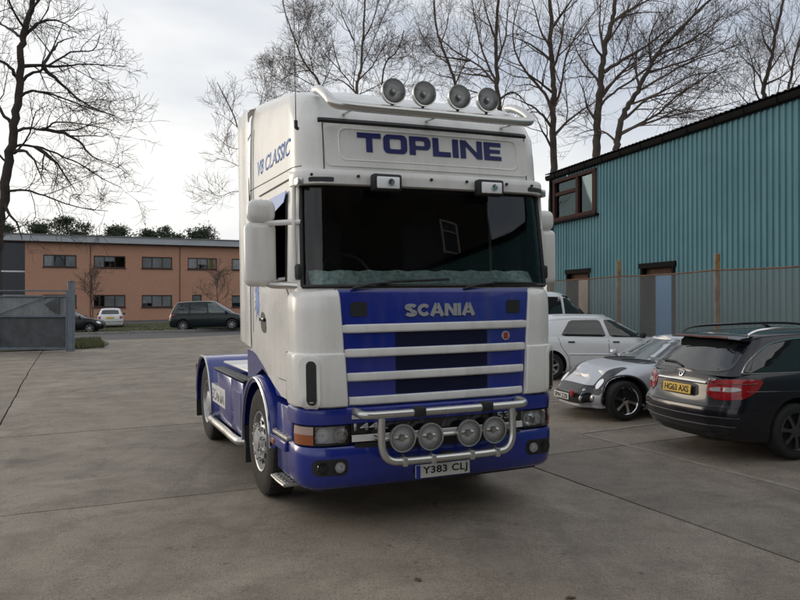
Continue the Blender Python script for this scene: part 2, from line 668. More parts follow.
def make_brick():
    t, b = node_mat('far_brick')
    g_ = t.nodes.new("ShaderNodeTexCoord")
    mp_ = t.nodes.new("ShaderNodeMapping")
    mp_.inputs['Rotation'].default_value = (radians(90), 0, 0)
    t.links.new(g_.outputs['Object'], mp_.inputs['Vector'])
    br = t.nodes.new("ShaderNodeTexBrick")
    br.inputs['Scale'].default_value = 1.0
    br.inputs['Brick Width'].default_value = 0.225
    br.inputs['Row Height'].default_value = 0.075
    br.inputs['Mortar Size'].default_value = 0.010
    br.inputs['Color1'].default_value = (0.52, 0.255, 0.158, 1)
    br.inputs['Color2'].default_value = (0.45, 0.213, 0.134, 1)
    br.inputs['Mortar'].default_value = (0.42, 0.31, 0.24, 1)
    t.links.new(mp_.outputs['Vector'], br.inputs['Vector'])
    n = nnoise(t, g_.outputs['Object'], 0.5, 6, 0.6)
    c = mixc(t, ramp(t, n, 0.35, (0, 0, 0), 0.7, (0.5, 0.5, 0.5)), br.outputs['Color'], (0.40, 0.215, 0.137))
    t.links.new(c, b.inputs['Base Color'])
    b.inputs['Roughness'].default_value = 0.9
make_brick()

def make_cladding():
    t, b = node_mat('teal_cladding')
    P = mapped(t)
    n = nnoise(t, P, 0.7, 6, 0.6)
    c = ramp(t, n, 0.3, (0.086, 0.200, 0.232), 0.7, (0.118, 0.248, 0.284))
    # rain streaks
    s = nnoise(t, mapped(t, (9, 9, 0.35)), 1.0, 6, 0.65)
    c = mixc(t, ramp(t, s, 0.5, (0, 0, 0), 0.8, (0.55, 0.55, 0.55)), c, (0.20, 0.30, 0.31))
    s2 = nnoise(t, mapped(t, (14, 14, 0.5)), 1.4, 5, 0.6)
    c = mixc(t, ramp(t, s2, 0.56, (0, 0, 0), 0.78, (0.6, 0.6, 0.6)), c, (0.060, 0.130, 0.145))
    t.links.new(c, b.inputs['Base Color'])
    b.inputs['Roughness'].default_value = 0.72
    b.inputs['Specular IOR Level'].default_value = 0.2
make_cladding()

def make_asphalt():
    t, b = node_mat('asphalt')
    P = mapped(t)
    c = ramp(t, nnoise(t, P, 0.5, 6, 0.6), 0.3, (0.050, 0.049, 0.048), 0.7, (0.085, 0.082, 0.080))
    c = mixc(t, ramp(t, nnoise(t, P, 60, 3, 0.6), 0.45, (0, 0, 0), 0.7, (0.4, 0.4, 0.4)), c, (0.13, 0.125, 0.12))
    t.links.new(c, b.inputs['Base Color'])
    b.inputs['Roughness'].default_value = 0.85
make_asphalt()
mat('earth', (0.085, 0.075, 0.058), 0.95, var=0.5, vscale=0.8, bump=0.5, bscale=20)
mat('grass_soil', (0.060, 0.072, 0.030), 0.95, var=0.5, vscale=1.4, var2=(0.085, 0.080, 0.045))
mat('grass_blade', (0.085, 0.105, 0.036), 0.8, var=0.5, vscale=2.2, var2=(0.13, 0.115, 0.055))
mat('kerb_stone', (0.30, 0.29, 0.27), 0.85, var=0.3, vscale=4)
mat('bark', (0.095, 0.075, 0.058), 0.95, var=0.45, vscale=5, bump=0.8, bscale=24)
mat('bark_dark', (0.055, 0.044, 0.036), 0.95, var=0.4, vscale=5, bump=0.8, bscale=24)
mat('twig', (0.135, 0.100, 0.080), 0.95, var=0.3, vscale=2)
mat('needles', (0.030, 0.050, 0.024), 0.8, var=0.6, vscale=0.9, var2=(0.055, 0.075, 0.035))
mat('fascia_grey', (0.42, 0.45, 0.48), 0.5, var=0.15, vscale=0.6)
mat('window_brown', (0.050, 0.024, 0.022), 0.8, spec=0.12)
mat('far_frame', (0.045, 0.018, 0.016), 0.5)
mat('gutter_dark', (0.009, 0.0085, 0.0085), 0.85, spec=0.1)
mat('roof_sheet', (0.045, 0.043, 0.042), 0.8, var=0.3, vscale=2)
mat('rust_post', (0.34, 0.22, 0.10), 0.85, var=0.7, vscale=7, var2=(0.20, 0.075, 0.028))
mat('rust_rail', (0.17, 0.085, 0.045), 0.85, var=0.5, vscale=6)
mat('galv_wire', (0.30, 0.30, 0.285), 0.8, metal=0.2, spec=0.2)
mat('blue_door', (0.030, 0.21, 0.46), 0.5, var=0.25, vscale=3)
mat('cream_door', (0.36, 0.28, 0.20), 0.6, var=0.3, vscale=3)
mat('dark_void', (0.010, 0.009, 0.009), 0.9)
mat('rust_lintel', (0.085, 0.038, 0.02), 0.85, var=0.5, vscale=5)
mat('gate_sheet', (0.085, 0.092, 0.10), 0.55, var=0.45, vscale=2.0, metal=0.3)
mat('gate_sheet_light', (0.24, 0.255, 0.27), 0.5, var=0.35, vscale=1.5, metal=0.3)
mat('gate_frame', (0.14, 0.17, 0.20), 0.55, var=0.3, vscale=4)
mat('workshop_wall', (0.075, 0.060, 0.050), 0.9, var=0.75, vscale=0.5)
mat('white_frame', (0.75, 0.75, 0.73), 0.5)
mat('blind', (0.72, 0.73, 0.72), 0.8, var=0.35, vscale=0.8)
mat('pane_sky_teal', (0.46, 0.62, 0.66), 0.8)  # teal of reflected sky, painted on a sheet behind the shed panes
mat('blind_yellow', (0.46, 0.36, 0.16), 0.8)
glass('far_glass', (0.90, 0.92, 0.93))
glass('sky_tint_glass', (0.90, 0.95, 0.96), gloss=(0.42, 0.58, 0.66))  # gloss tinted so the shed panes seem to mirror a bluish sky

# ---- terrain sheet that reaches the horizon
def build_ground():
    us = [-900, -500, -250, -120, -70, -45, -32, -24] + [-18 + 1.5 * i for i in range(25)] + [22, 28, 40, 70, 120, 250, 500, 900]
    vs = [-300, -120, -50, -30, -20] + [-14 + 1.5 * i for i in range(40)] + [48, 54, 60, 66, 72, 80, 100, 150, 250, 450, 800, 1400]
    mb = MB()
    P = []
    for v in vs:
        for u in us:
            P.append(gp(u, v, -0.075))
    n = len(us)
    F = [(j * n + i, j * n + i + 1, (j + 1) * n + i + 1, (j + 1) * n + i) for j in range(len(vs) - 1) for i in range(n - 1)]
    mb.add(P, F)
    o = mb.build('ground', 'earth', smooth=30)
    tag(o, 'bare brown earth under and beyond the yard', 'ground', kind='structure')
build_ground()

def sheet(name, u0, u1, v0, v1, dz, m, parent=None, du=1.5, rough_edge=0.0, thick=0.10):
    nu = max(2, int((u1 - u0) / du) + 1)
    nv = max(2, int((v1 - v0) / du) + 1)
    mb = MB()
    P = []
    for j in range(nv + 1):
        for i in range(nu + 1):
            u = u0 + (u1 - u0) * i / nu
            v = v0 + (v1 - v0) * j / nv
            if rough_edge:
                k = noise.noise(Vector((u * 2.1, v * 2.1, 3.0))) * rough_edge
                if i in (0, nu):
                    u += k
                if j in (0, nv):
                    v += k
            P.append(gp(u, v, dz))
    n = nu + 1
    F = [(j * n + i, j * n + i + 1, (j + 1) * n + i + 1, (j + 1) * n + i) for j in range(nv) for i in range(nu)]
    # skirt
    rim = [i for i in range(n)] + [j * n + nu for j in range(1, nv + 1)] + [nv * n + i for i in range(nu - 1, -1, -1)] + [j * n for j in range(nv - 1, 0, -1)]
    base = len(P)
    for i in rim:
        P.append(P[i] - Vector((0, 0, thick)))
    for a in range(len(rim)):
        b = (a + 1) % len(rim)
        F.append((rim[a], base + a, base + b, rim[b]))
    mb.add(P, F)
    return mb.build(name, m, parent, smooth=25)

yard = thing('concrete_yard', 'large grey-brown concrete yard of cast slabs with dark joints', 'yard')
yard['kind'] = 'structure'
rs = random.Random(3)
UJ = [-22.1, -16.1, -10.1, -4.05, 1.9, 7.9, 13.6]
VJ = [2.03 + 4.57 * k for k in range(-4, 8)]
VJ[-1] = 32.8
for i in range(len(UJ) - 1):
    for j in range(len(VJ) - 1):
        if UJ[i + 1] <= -4 and VJ[j] > 24:
            if UJ[i + 1] < -4.06 or VJ[j] > 25:
                continue
        if UJ[i] > 7 and VJ[j] > 16:
            continue
        gap = 0.013
        sheet('slab', UJ[i] + gap, UJ[i + 1] - gap, VJ[j] + gap, VJ[j + 1] - gap, rs.uniform(-0.0015, 0.0015), 'concrete', yard, du=0.33, rough_edge=0.02)
# worn parking lines
def line_strip(u0, u1, v0, v1):
    o = sheet('painted_line', u0, u1, v0, v1, 0.0055, 'worn_line_paint', yard, du=0.5, rough_edge=0.02, thick=0.0035)
    return o
line_strip(3.56, 3.64, -2.2, 2.9)
line_strip(3.6, 6.4, 2.96, 3.04)
line_strip(3.6, 6.6, 5.5, 5.58)

road = tag(sheet('road', -90, 120, 33.0, 40.0, -0.02, 'asphalt', du=6), 'dark asphalt road running behind the yard', 'road', kind='structure')
kerb = thing('kerb', 'pale kerb stones edging the grass verge behind the road', 'kerb')
kerb['kind'] = 'structure'
for k in range(-8, 24):
    mb = MB()
    a, b = gp(k * 1.83, 40.06), gp(k * 1.83 + 1.81, 40.06)
    mid = (a + b) / 2
    mb.rbox(mid + Vector((0, 0, 0.0)), ((b - a).length, 0.14, 0.24), 0.015, 1, Matrix.Rotation(YAW, 3, 'Z'))
    mb.build('kerb_stone', 'kerb_stone', kerb)
tag(sheet('grass_verge', -60, 90, 40.15, 58.0, 0.06, 'grass_soil', du=2.5), 'grass verge between the road and the brick offices', 'verge', kind='structure')
tag(sheet('office_car_park', -60, 90, 58.1, 70.2, 0.03, 'asphalt', du=5), 'asphalt parking strip in front of the brick offices', 'car park', kind='structure')
def corner_lawn():
    mb = MB()
    out = chaikin([(-30, 25.6), (-4.6, 25.5), (-2.5, 25.7), (-1.7, 27.5), (-1.55, 30.5), (-2.2, 32.85), (-30, 32.85)], 2)
    mb.prism(out, lambda a, b, t: gp(a, b, -0.05 + t), 0.09)
    o = mb.build('grass_corner', 'grass_soil')
    tag(o, 'rough grass corner behind the steel gate post', 'grass', kind='structure')
    return out
LAWN = corner_lawn()

def grass(name, label, n, place, hmin, hmax, seed):
    r = random.Random(seed)
    mb = MB()
    V, F = [], []
    for _ in range(n):
        u, v = place(r)
        p = gp(u, v, 0.04)
        a = r.uniform(0, 2 * pi)
        h = r.uniform(hmin, hmax)
        w = r.uniform(0.012, 0.03)
        d = Vector((cos(a), sin(a), 0))
        l = Vector((r.uniform(-1, 1), r.uniform(-1, 1), 0)) * h * 0.5
        o = len(V)
        V += [p - d * w, p + d * w, p + l + Vector((0, 0, h))]
        F.append((o, o + 1, o + 2))
    mb.add(V, F)
    tag(mb.build(name, 'grass_blade', smooth=0, fix=False), label, 'grass', kind='stuff')
grass('verge_grass', 'short winter grass covering the verge beyond the road', 26000, lambda r: (r.uniform(-6, 13), 40.2 + 17.5 * r.random() ** 1.4), 0.04, 0.12, 5)
grass('corner_grass', 'longer tufted grass around the steel gate post', 9000, lambda r: (-1.9 - 5 * r.random() ** 1.5, r.uniform(25.8, 32.7)), 0.05, 0.20, 6)

# ---- brick offices across the road
def offices():
    V0 = 70.3
    zb = g(*xy(3, V0)) - 0.1
    b = thing('brick_office_building', 'two-storey orange brick office block with grey fascia across the road', 'building', (*xy(0, V0), 0), (0, 0, YAW))
    # local frame: x along the front (site u), y back, z up
    wins = []
    cols = [-5.58 + 4.245 * k for k in range(12)]
    for k, c in enumerate(cols):
        wins.append((c, c + 2.79, 5.03, 6.15))
        if k == 3:
            wins.append((c + 0.43, c + 1.33, 0.35, 2.55))
        else:
            wins.append((c, c + 2.79, 1.34, 2.51))
    xs = sorted({-7.05, 47.0} | {w[0] for w in wins} | {w[1] for w in wins})
    zs = sorted({zb, 7.25} | {w[2] for w in wins} | {w[3] for w in wins})
    mb = MB()
    for x0, x1 in zip(xs, xs[1:]):
        for z0, z1 in zip(zs, zs[1:]):
            cx, cz = (x0 + x1) / 2, (z0 + z1) / 2
            if any(w[0] < cx < w[1] and w[2] < cz < w[3] for w in wins):
                continue
            mb.add([(x0, 0, z0), (x1, 0, z0), (x1, 0, z1), (x0, 0, z1)], [(0, 1, 2, 3)])
    for w in wins:   # reveals
        x0, x1, z0, z1 = w
        mb.add([(x0, 0, z0), (x1, 0, z0), (x1, 0, z1), (x0, 0, z1), (x0, 0.15, z0), (x1, 0.15, z0), (x1, 0.15, z1), (x0, 0.15, z1)],
               [(0, 4, 5, 1), (1, 5, 6, 2), (2, 6, 7, 3), (3, 7, 4, 0)])
    mb.add([(-7.05, 0, zb), (-7.05, 12, zb), (-7.05, 12, 7.25), (-7.05, 0, 7.25)], [(0, 1, 2, 3)])
    mb.add([(47, 0, zb), (47, 12, zb), (47, 12, 7.25), (47, 0, 7.25)], [(0, 1, 2, 3)])
    mb.build('wall', 'far_brick', b, smooth=0)
    # movement joints and downpipes
    for x in (-1.6, 6.4):
        MB().box((x, -0.03, 3.6), (0.05, 0.05, 7.1)).build('movement_joint', 'rust_lintel', b)
    # room behind the windows
    MB().box((20.0, 6.0, 3.4), (53.6, 0.1, 7.4)).build('back_wall', 'interior_grey', b)
    MB().box((20.0, 3.2, 3.75), (53.6, 5.5, 0.3)).build('floor_slab', 'interior_grey', b)
    rr = random.Random(11)
    for k, w in enumerate(wins):
        x0, x1, z0, z1 = w
        cx, cz, ww, hh = (x0 + x1) / 2, (z0 + z1) / 2, x1 - x0, z1 - z0
        fr = MB()
        t = 0.09
        for (c, s) in (((cx, 0.09, z0 + t / 2), (ww - .004, 0.1, t)), ((cx, 0.09, z1 - t / 2), (ww - .004, 0.1, t)),
                       ((x0 + t / 2 + .002, 0.09, cz), (t, 0.1, hh - 2 * t)), ((x1 - t / 2 - .002, 0.09, cz), (t, 0.1, hh - 2 * t))):
            fr.box(c, s)
        win = fr.build('window', 'far_frame', b)
        n = 3 if ww > 2 else 1
        for q in range(1, n):
            MB().box((x0 + ww * q / n, 0.09, cz), (0.06, 0.09, hh - 2 * t)).build('mullion', 'far_frame', win)
        for q in range(n):
            a, e = x0 + ww * q / n + 0.04, x0 + ww * (q + 1) / n - 0.04
            MB().box(((a + e) / 2, 0.10, cz), (e - a, 0.012, hh - 2 * t)).build('pane', 'far_glass', win)
            if rr.random() < 0.92:
                yel = (k == 6)
                drop = hh - 2 * t if rr.random() < 0.65 else rr.uniform(0.35, 0.8) * hh
                MB().box(((a + e) / 2, 0.135, z1 - t - drop / 2), (e - a, 0.01, drop)).build('blind', 'blind_yellow' if yel and q == 2 else 'blind', win)
        MB().rbox((cx, -0.03, z0 - 0.03), (ww + 0.16, 0.14, 0.06), 0.01, 1).build('sill', 'far_frame', win)
    roof = MB()
    roof.box((17.5, 5.6, 7.62), (63.0, 12.4, 0.62))
    ro = roof.build('roof', 'fascia_grey', b)
    MB().box((17.5, -0.66, 7.935), (63.2, 0.16, 0.05)).build('roof_edge', 'kerb_stone', ro)
    MB().box((17.5, -0.25, 7.27), (62.6, 0.45, 0.06)).build('soffit', 'far_frame', ro)
    # glazed stair link at the left-hand end
    lk = MB()
    lk.box((-10.5, 0.7, 3.6), (6.9, 0.1, 7.3))
    li = lk.build('glazed_link', 'black_gloss', b)
    for z in (4.6, 2.4):
        MB().box((-10.5, 0.60, z), (6.9, 0.1, 0.13)).build('transom', 'white_frame', li)
    for x in (-13, -11, -9):
        MB().box((x, 0.61, 3.6), (0.09, 0.09, 7.2)).build('mullion', 'far_frame', li)
    return b
offices()

# ---- teal corrugated shed on the right
WA = atan2(220.0, 763.0)
WO = Vector((5.39, 25.7, 0.0))
WE = Vector((sin(WA), -cos(WA), 0))       # along the wall, towards the camera
WN = Vector((-cos(WA), -sin(WA), 0))      # out of the wall, towards the yard
def wp(t, d, z):
    return WO + WE * t + WN * d + Vector((0, 0, z))
EAVE = 6.02
def shed():
    b = thing('teal_shed', 'long teal corrugated metal shed with dark gutter on the right', 'building')
    T0, T1 = -0.6, 37.0
    zb = -0.2
    openings = [(-0.36, 2.42, 4.50, 5.90), (0.50, 2.0, -1, 2.78), (4.72, 6.22, -1, 2.78)]
    prof = [(0.0, 0.0), (0.062, 0.0), (0.082, 0.032), (0.140, 0.032), (0.160, 0.0)]   # one rib, pitch 0.18
    pitch = 0.18
    def column(ts, z0, z1):
        mb = MB()
        V = []
        for t, d in ts:
            V += [wp(t, d, z0), wp(t, d, z1)]
        F = [(2 * i, 2 * i + 2, 2 * i + 3, 2 * i + 1) for i in range(len(ts) - 1)]
        mb.add(V, F)
        return mb
    # sheets one metre of cover each, five and a half ribs; cut at openings
    edges = [T0]
    while edges[-1] < T1:
        edges.append(edges[-1] + pitch * 6)
    cuts = sorted({e for e in edges} | {o[0] for o in openings} | {o[1] for o in openings})
    for a, e in zip(cuts, cuts[1:]):
        if e - a < 0.02:
            continue
        ts = []
        k0 = int((a - T0) / pitch) - 1
        k = k0
        while T0 + k * pitch < e + pitch:
            for (q, d) in prof:
                ts.append((T0 + k * pitch + q, d))
            k += 1
        def dep(x):
            for (x0, d0), (x1, d1) in zip(ts, ts[1:]):
                if x0 <= x <= x1:
                    return d0 + (d1 - d0) * (x - x0) / max(1e-9, x1 - x0)
            return 0
        inner = [(a, dep(a))] + [p for p in ts if a + 1e-4 < p[0] < e - 1e-4] + [(e, dep(e))]
        spans = [(zb, EAVE - 0.02)]
        for (o0, o1, oz0, oz1) in openings:
            if a >= o0 - 1e-6 and e <= o1 + 1e-6:
                ns = []
                for (s0, s1) in spans:
                    if oz1 <= s0 or oz0 >= s1:
                        ns.append((s0, s1))
                        continue
                    if oz0 > s0:
                        ns.append((s0, oz0))
                    if oz1 < s1:
                        ns.append((oz1, s1))
                spans = ns
        for (s0, s1) in spans:
            if s1 - s0 > 0.03:
                column(inner, s0, s1).build('cladding_sheet', 'teal_cladding', b, smooth=20, fix=False)
    # far gable end, dark backing
    MB().add([wp(T0, 0, zb), wp(T0, -14, zb), wp(T0, -14, EAVE + 0.2), wp(T0, -7, EAVE + 1.4), wp(T0, 0, EAVE)], [(0, 1, 2, 3, 4)]).build('gable_wall', 'teal_cladding', b, smooth=0)
    MB().add([wp(T0, -1.2, zb), wp(T1, -1.2, zb), wp(T1, -1.2, EAVE), wp(T0, -1.2, EAVE)], [(0, 1, 2, 3)]).build('inner_lining', 'interior_dark', b, smooth=0)
    MB().box(wp(T0, 0.02, 3.0), (0.10, 0.10, 6.2), Matrix.Rotation(-WA, 3, 'Z')).build('corner_flashing', 'teal_cladding', b)
    # roof: ribbed sheet edge and plane
    mb = MB()
    V = []
    n = int((T1 - T0) / 0.09)
    for i in range(n + 1):
        t = T0 - 0.15 + (T1 - T0) * i / n
        h = 0.022 if i % 2 else -0.014
        V += [wp(t, 0.19, EAVE + 0.155 + h), wp(t, -7, EAVE + 1.45 + h)]
    mb.add(V, [(2 * i, 2 * i + 2, 2 * i + 3, 2 * i + 1) for i in range(n)])
    mb.add([wp(T0 - .15, -7, EAVE + 1.49), wp(T1, -7, EAVE + 1.49), wp(T1, -14.2, EAVE + 0.2), wp(T0 - .15, -14.2, EAVE + 0.2)], [(0, 1, 2, 3)])
    mb.build('roof', 'roof_sheet', b, smooth=0, fix=False)
    gpro = [(0.02, EAVE + 0.11), (0.02, EAVE - 0.04), (0.08, EAVE - 0.05), (0.13, EAVE - 0.02), (0.15, EAVE + 0.04), (0.15, EAVE + 0.11), (0.14, EAVE + 0.11)]
    mb = MB()
    mb.rings([[wp(T0 - 0.2, d, z) for d, z in gpro], [wp(T1, d, z) for d, z in gpro]], cap0=True, cap1=True)
    gu = mb.build('gutter', 'gutter_dark', b)
    for k in range(36):
        MB().box(wp(T0 + 0.5 + k * 1.0, 0.155, EAVE + 0.03), (0.03, 0.010, 0.15), Matrix.Rotation(-WA, 3, 'Z')).build('gutter_bracket', 'gutter_dark', gu)
    # downpipe at the far corner
    MB().tube(smooth_path([wp(T0 + 0.1, 0.1, EAVE), wp(T0 + 0.14, 0.11, EAVE - 0.25), wp(T0 + 0.12, 0.08, EAVE - 0.6), wp(T0 + 0.12, 0.08, 0)], 4), 0.05, 8).build('downpipe', 'gutter_dark', b)
    R = Matrix.Rotation(-WA + radians(-90), 3, 'Z')      # local x along -WE?  boxes: x along wall, y out
    def wbox(mb, t0, t1, z0, z1, d0, d1):
        V = [wp(t, d, z) for t in (t0, t1) for d in (d0, d1) for z in (z0, z1)]
        return mb.add(V, [(0, 1, 3, 2), (4, 6, 7, 5), (0, 4, 5, 1), (2, 3, 7, 6), (0, 2, 6, 4), (1, 5, 7, 3)])
    # window: brown frame, top hung left light, tall right light
    t0, t1, z0, z1 = -0.36, 2.42, 4.50, 5.90
    f = MB()
    wbox(f, t0, t1, z0, z0 + 0.12, -0.06, 0.09)
    wbox(f, t0, t1, z1 - 0.10, z1, -0.06, 0.09)
    wbox(f, t0, t0 + 0.14, z0 + 0.12, z1 - 0.10, -0.06, 0.09)
    wbox(f, t1 - 0.22, t1, z0 + 0.12, z1 - 0.10, -0.045, 0.07)
    wi = f.build('window', 'window_brown', b)
    f = MB()
    wbox(f, 1.18, 1.34, z0 + 0.12, z1 - 0.10, -0.05, 0.075)
    f.build('mullion', 'window_brown', wi)
    f = MB()
    wbox(f, t0 + 0.14, 1.18, 5.36, 5.47, -0.05, 0.07)
    f.build('transom', 'window_brown', wi)
    for (a, e, p, q) in ((t0 + 0.14, 1.18, z0 + 0.12, 5.36), (t0 + 0.14, 1.18, 5.47, z1 - 0.10), (1.34, t1 - 0.22, z0 + 0.12, z1 - 0.10)):
        f = MB()
        wbox(f, a, e, p, q, -0.01, 0.0)
        f.build('pane', 'sky_tint_glass', wi)
    f = MB()
    wbox(f, t0 + 0.14, t1 - 0.3, z0 + 0.12, z1 - 0.1, -0.06, -0.05)
    f.build('blind', 'pane_sky_teal', wi)  # sheet coloured as the sky mirrored in the panes
    f = MB()
    wbox(f, t0 - 0.08, t1 + 0.1, z0 - 0.07, z0 - 0.002, 0.0, 0.16)
    f.build('sill', 'gutter_dark', wi)
    # two recessed doorways
    for (a, e, leaf0, leaf1, m) in ((0.50, 2.0, 1.05, 1.72, 'cream_door'), (4.72, 6.22, 5.22, 6.08, 'blue_door')):
        f = MB()
        wbox(f, a - 0.06, e + 0.06, 2.70, 2.84, -0.02, 0.06)
        fr = f.build('door_frame', 'gutter_dark', b)
        f = MB()
        wbox(f, a, a + 0.09, -0.2, 2.70, -0.28, 0.05)
        wbox(f, e - 0.09, e, -0.2, 2.70, -0.28, 0.05)
        f.build('jamb', 'gutter_dark', fr)
        f = MB()
        wbox(f, a, e, -0.2, 2.70, -0.32, -0.30)
        f.build('recess', 'dark_void', fr)
        f = MB()
        wbox(f, a + 0.09, e - 0.09, 2.50, 2.70, -0.14, -0.10)
        f.build('overpanel', 'rust_lintel', fr)
        f = MB()
        wbox(f, leaf0, leaf1, -0.2, 2.49, -0.16, -0.11)
        f.build('door', m, fr)
shed()

# ---- chain-link fence between the parked cars and the shed
FO = Vector((6.58, 15.8, 0.0))
def fp(t, z):
    p = FO + WE * t
    return Vector((p.x, p.y, z))
def fence():
    b = thing('chain_link_fence', 'rusty chain-link fence on leaning posts in front of the teal shed', 'fence')
    posts = [-11.1, -7.4, -3.7, 0.0, 3.75, 7.5, 11.2, 15.0]
    for k, t in enumerate(posts):
        zg = g(*fp(t, 0)[:2])
        top = 2.80 + 0.03 * ((k * 7) % 3 - 1)
        mb = MB()
        a, c = fp(t, zg - 0.3), fp(t + 0.02 * ((k * 5) % 3 - 1), top)
        mb.rbox((a + c) / 2, (0.10, 0.085, (c - a).length), 0.012, 1, Matrix.Rotation(-WA, 3, 'Z'))
        mb.build('post', 'rust_post', b)
    mb = MB()
    for a, e in zip(posts, posts[1:]):
        pts = [fp(a + (e - a) * q / 6, 2.43 - 0.03 * sin(pi * q / 6)) + WN * 0.05 for q in range(7)]
        MB().tube(pts, 0.017, 5, mi=0).build('top_rail', 'rust_rail', b)
        # diamond mesh woven from wires, joined per bay
        mesh = MB()
        H0 = 0.12
        H1 = 2.42
        p = 0.050
        V, F = [], []
        n = int((e - a + (H1 - H0)) / p)
        for s in (1, -1):
            for q in range(n):
                # wire starts on the bottom line at tq and climbs 45 degrees
                tq = (a - (H1 - H0) + q * p) if s == 1 else (a + q * p)
                ta, za, tb, zb_ = tq, H0, tq + s * (H1 - H0), H1
                if s == 1:
                    if ta < a:
                        za += (a - ta)
                        ta = a
                    if tb > e:
                        zb_ -= (tb - e)
                        tb = e
                else:
                    if ta > e:
                        za += (ta - e)
                        ta = e
                    if tb < a:
                        zb_ -= (a - tb)
                        tb = a
                if zb_ - za < 0.02:
                    continue
                A, B = fp(ta, za) + WN * (0.05 + 0.002 * s), fp(tb, zb_) + WN * (0.05 + 0.002 * s)
                d = (B - A).normalized()
                o1 = d.cross(WN).normalized() * 0.0045
                o2 = WN * 0.0045
                o = len(V)
                V += [A - o1, A + o1, A + o2, B - o1, B + o1, B + o2]
                F += [(o, o + 1, o + 4, o + 3), (o + 1, o + 2, o + 5, o + 4), (o + 2, o, o + 3, o + 5)]
        mesh.add(V, F)
        w = mesh.build('wire_mesh', 'galv_wire', b, smooth=0, fix=False)
        w['kind'] = 'stuff'
fence()

# ---- steel gate on the left
def gate():
    px, py = -12.06, 28.0
    zg = g(px, py)
    b = thing('steel_gate', 'blue-grey sheeted steel yard gate standing open on the left', 'gate', (px, py, zg), (0, 0, radians(1.5)))
    X0, X1, H = -6.4, -0.12, 2.22
    po = MB().rbox((0, 0, 1.22), (0.20, 0.20, 2.64), 0.012, 1).build('gate_post', 'gate_frame', b)
    MB().rbox((0, 0, 2.56), (0.22, 0.22, 0.03), 0.006, 1).build('cap', 'gate_frame', po)
    for z in (0.35, 1.95):
        MB().tube([(-0.13, -0.02, z - 0.09), (-0.13, -0.02, z + 0.09)], 0.035, 8).build('hinge', 'gate_frame', po)
    for z, h in ((0.10, 0.09), (1.28, 0.07), (2.02, 0.06), (H, 0.05)):
        MB().rbox(((X0 + X1) / 2, 0, z), (X1 - X0, 0.07, h), 0.008, 1).build('rail', 'gate_frame', b)
    for x in (X0 + 0.04, -4.6, -2.7, X1 - 0.04):
        MB().rbox((x, 0.004, H / 2 + 0.02), (0.075, 0.075, H + 0.02), 0.008, 1).build('stile', 'gate_frame', b)
    xs = [X0, -4.6, -2.7, X1]
    for a, e in zip(xs, xs[1:]):
        MB().box(((a + e) / 2, 0.045, 0.70), (e - a - 0.01, 0.006, 1.10)).build('sheet_panel', 'gate_sheet', b)
        # ribbed light panel above
        mb = MB()
        V = []
        n = int((e - a) / 0.05)
        for i in range(n + 1):
            x = a + 0.01 + (e - a - 0.02) * i / n
            d = 0.05 if (i // 2) % 2 else 0.035
            V += [(x, d, 1.30), (x, d, 2.0)]
        mb.add(V, [(2 * i, 2 * i + 2, 2 * i + 3, 2 * i + 1) for i in range(n)])
        mb.build('ribbed_panel', 'gate_sheet_light', b, smooth=0, fix=False)
    MB().tube([(-2.7, -0.06, 1.32), (-0.9, -0.06, 2.0)], 0.02, 6).build('brace', 'gate_frame', b)
    MB().prism([(-0.95, 1.72), (-0.42, 2.0), (-0.42, 1.34), (-0.72, 1.5)], lambda p, q, t: (p, 0.0 + t - 0.06, q), 0.012).build('gusset_plate', 'gate_sheet', b)
    # upright of the fence behind the gate
    MB().rbox((-5.05, 0.30, 1.38), (0.09, 0.09, 2.9), 0.01, 1).build('back_post', 'gate_frame', b)
gate()

# ---- workshop behind the camera: it is what the windscreen and chrome mirror
def workshop():
    b = thing('dark_workshop', 'tall dark workshop with one white-framed window, mirrored in the truck windscreen', 'building', (15.4, -10.5, 0))
    W, H = 25.0, 14.5
    wx, wz, ww, wh = 6.9, 10.2, 1.9, 2.5
    xs = [-W / 2, wx - ww / 2, wx + ww / 2, W / 2]
    zs = [-0.6, wz - wh / 2, wz + wh / 2, H]
    mb = MB()
    for x0, x1 in zip(xs, xs[1:]):
        for z0, z1 in zip(zs, zs[1:]):
            if x0 == xs[1] and z0 == zs[1]:
                continue
            mb.add([(x0, 0, z0), (x1, 0, z0), (x1, 0, z1), (x0, 0, z1)], [(0, 1, 2, 3)])
    mb.add([(-W / 2, 0, H), (W / 2, 0, H), (W / 2, -12, H + 0.5), (-W / 2, -12, H + 0.5)], [(0, 1, 2, 3)])
    mb.build('wall', 'workshop_wall', b, smooth=0)
    f = MB()
    for (cx, cz, sx, sz) in ((wx, wz - wh / 2 + .06, ww, .12), (wx, wz + wh / 2 - .06, ww, .12), (wx - ww / 2 + .06, wz, .12, wh - .24), (wx + ww / 2 - .06, wz, .12, wh - .24), (wx, wz + .45, ww - .24, .09)):
        f.box((cx, 0.0, cz), (sx, 0.12, sz))
    w = f.build('window', 'white_frame', b)
    MB().box((wx, -0.03, wz), (ww - .2, 0.01, wh - .2)).build('pane', 'black_gloss', w)
workshop()
# ================================================================== TREES
def at(px, py, d):
    """point seen at photo position px, py at depth d in front of the camera"""
    return Vector(((px - 400.0) / 763.0 * d, d, 1.75 + (303.0 - py) / 763.0 * d))

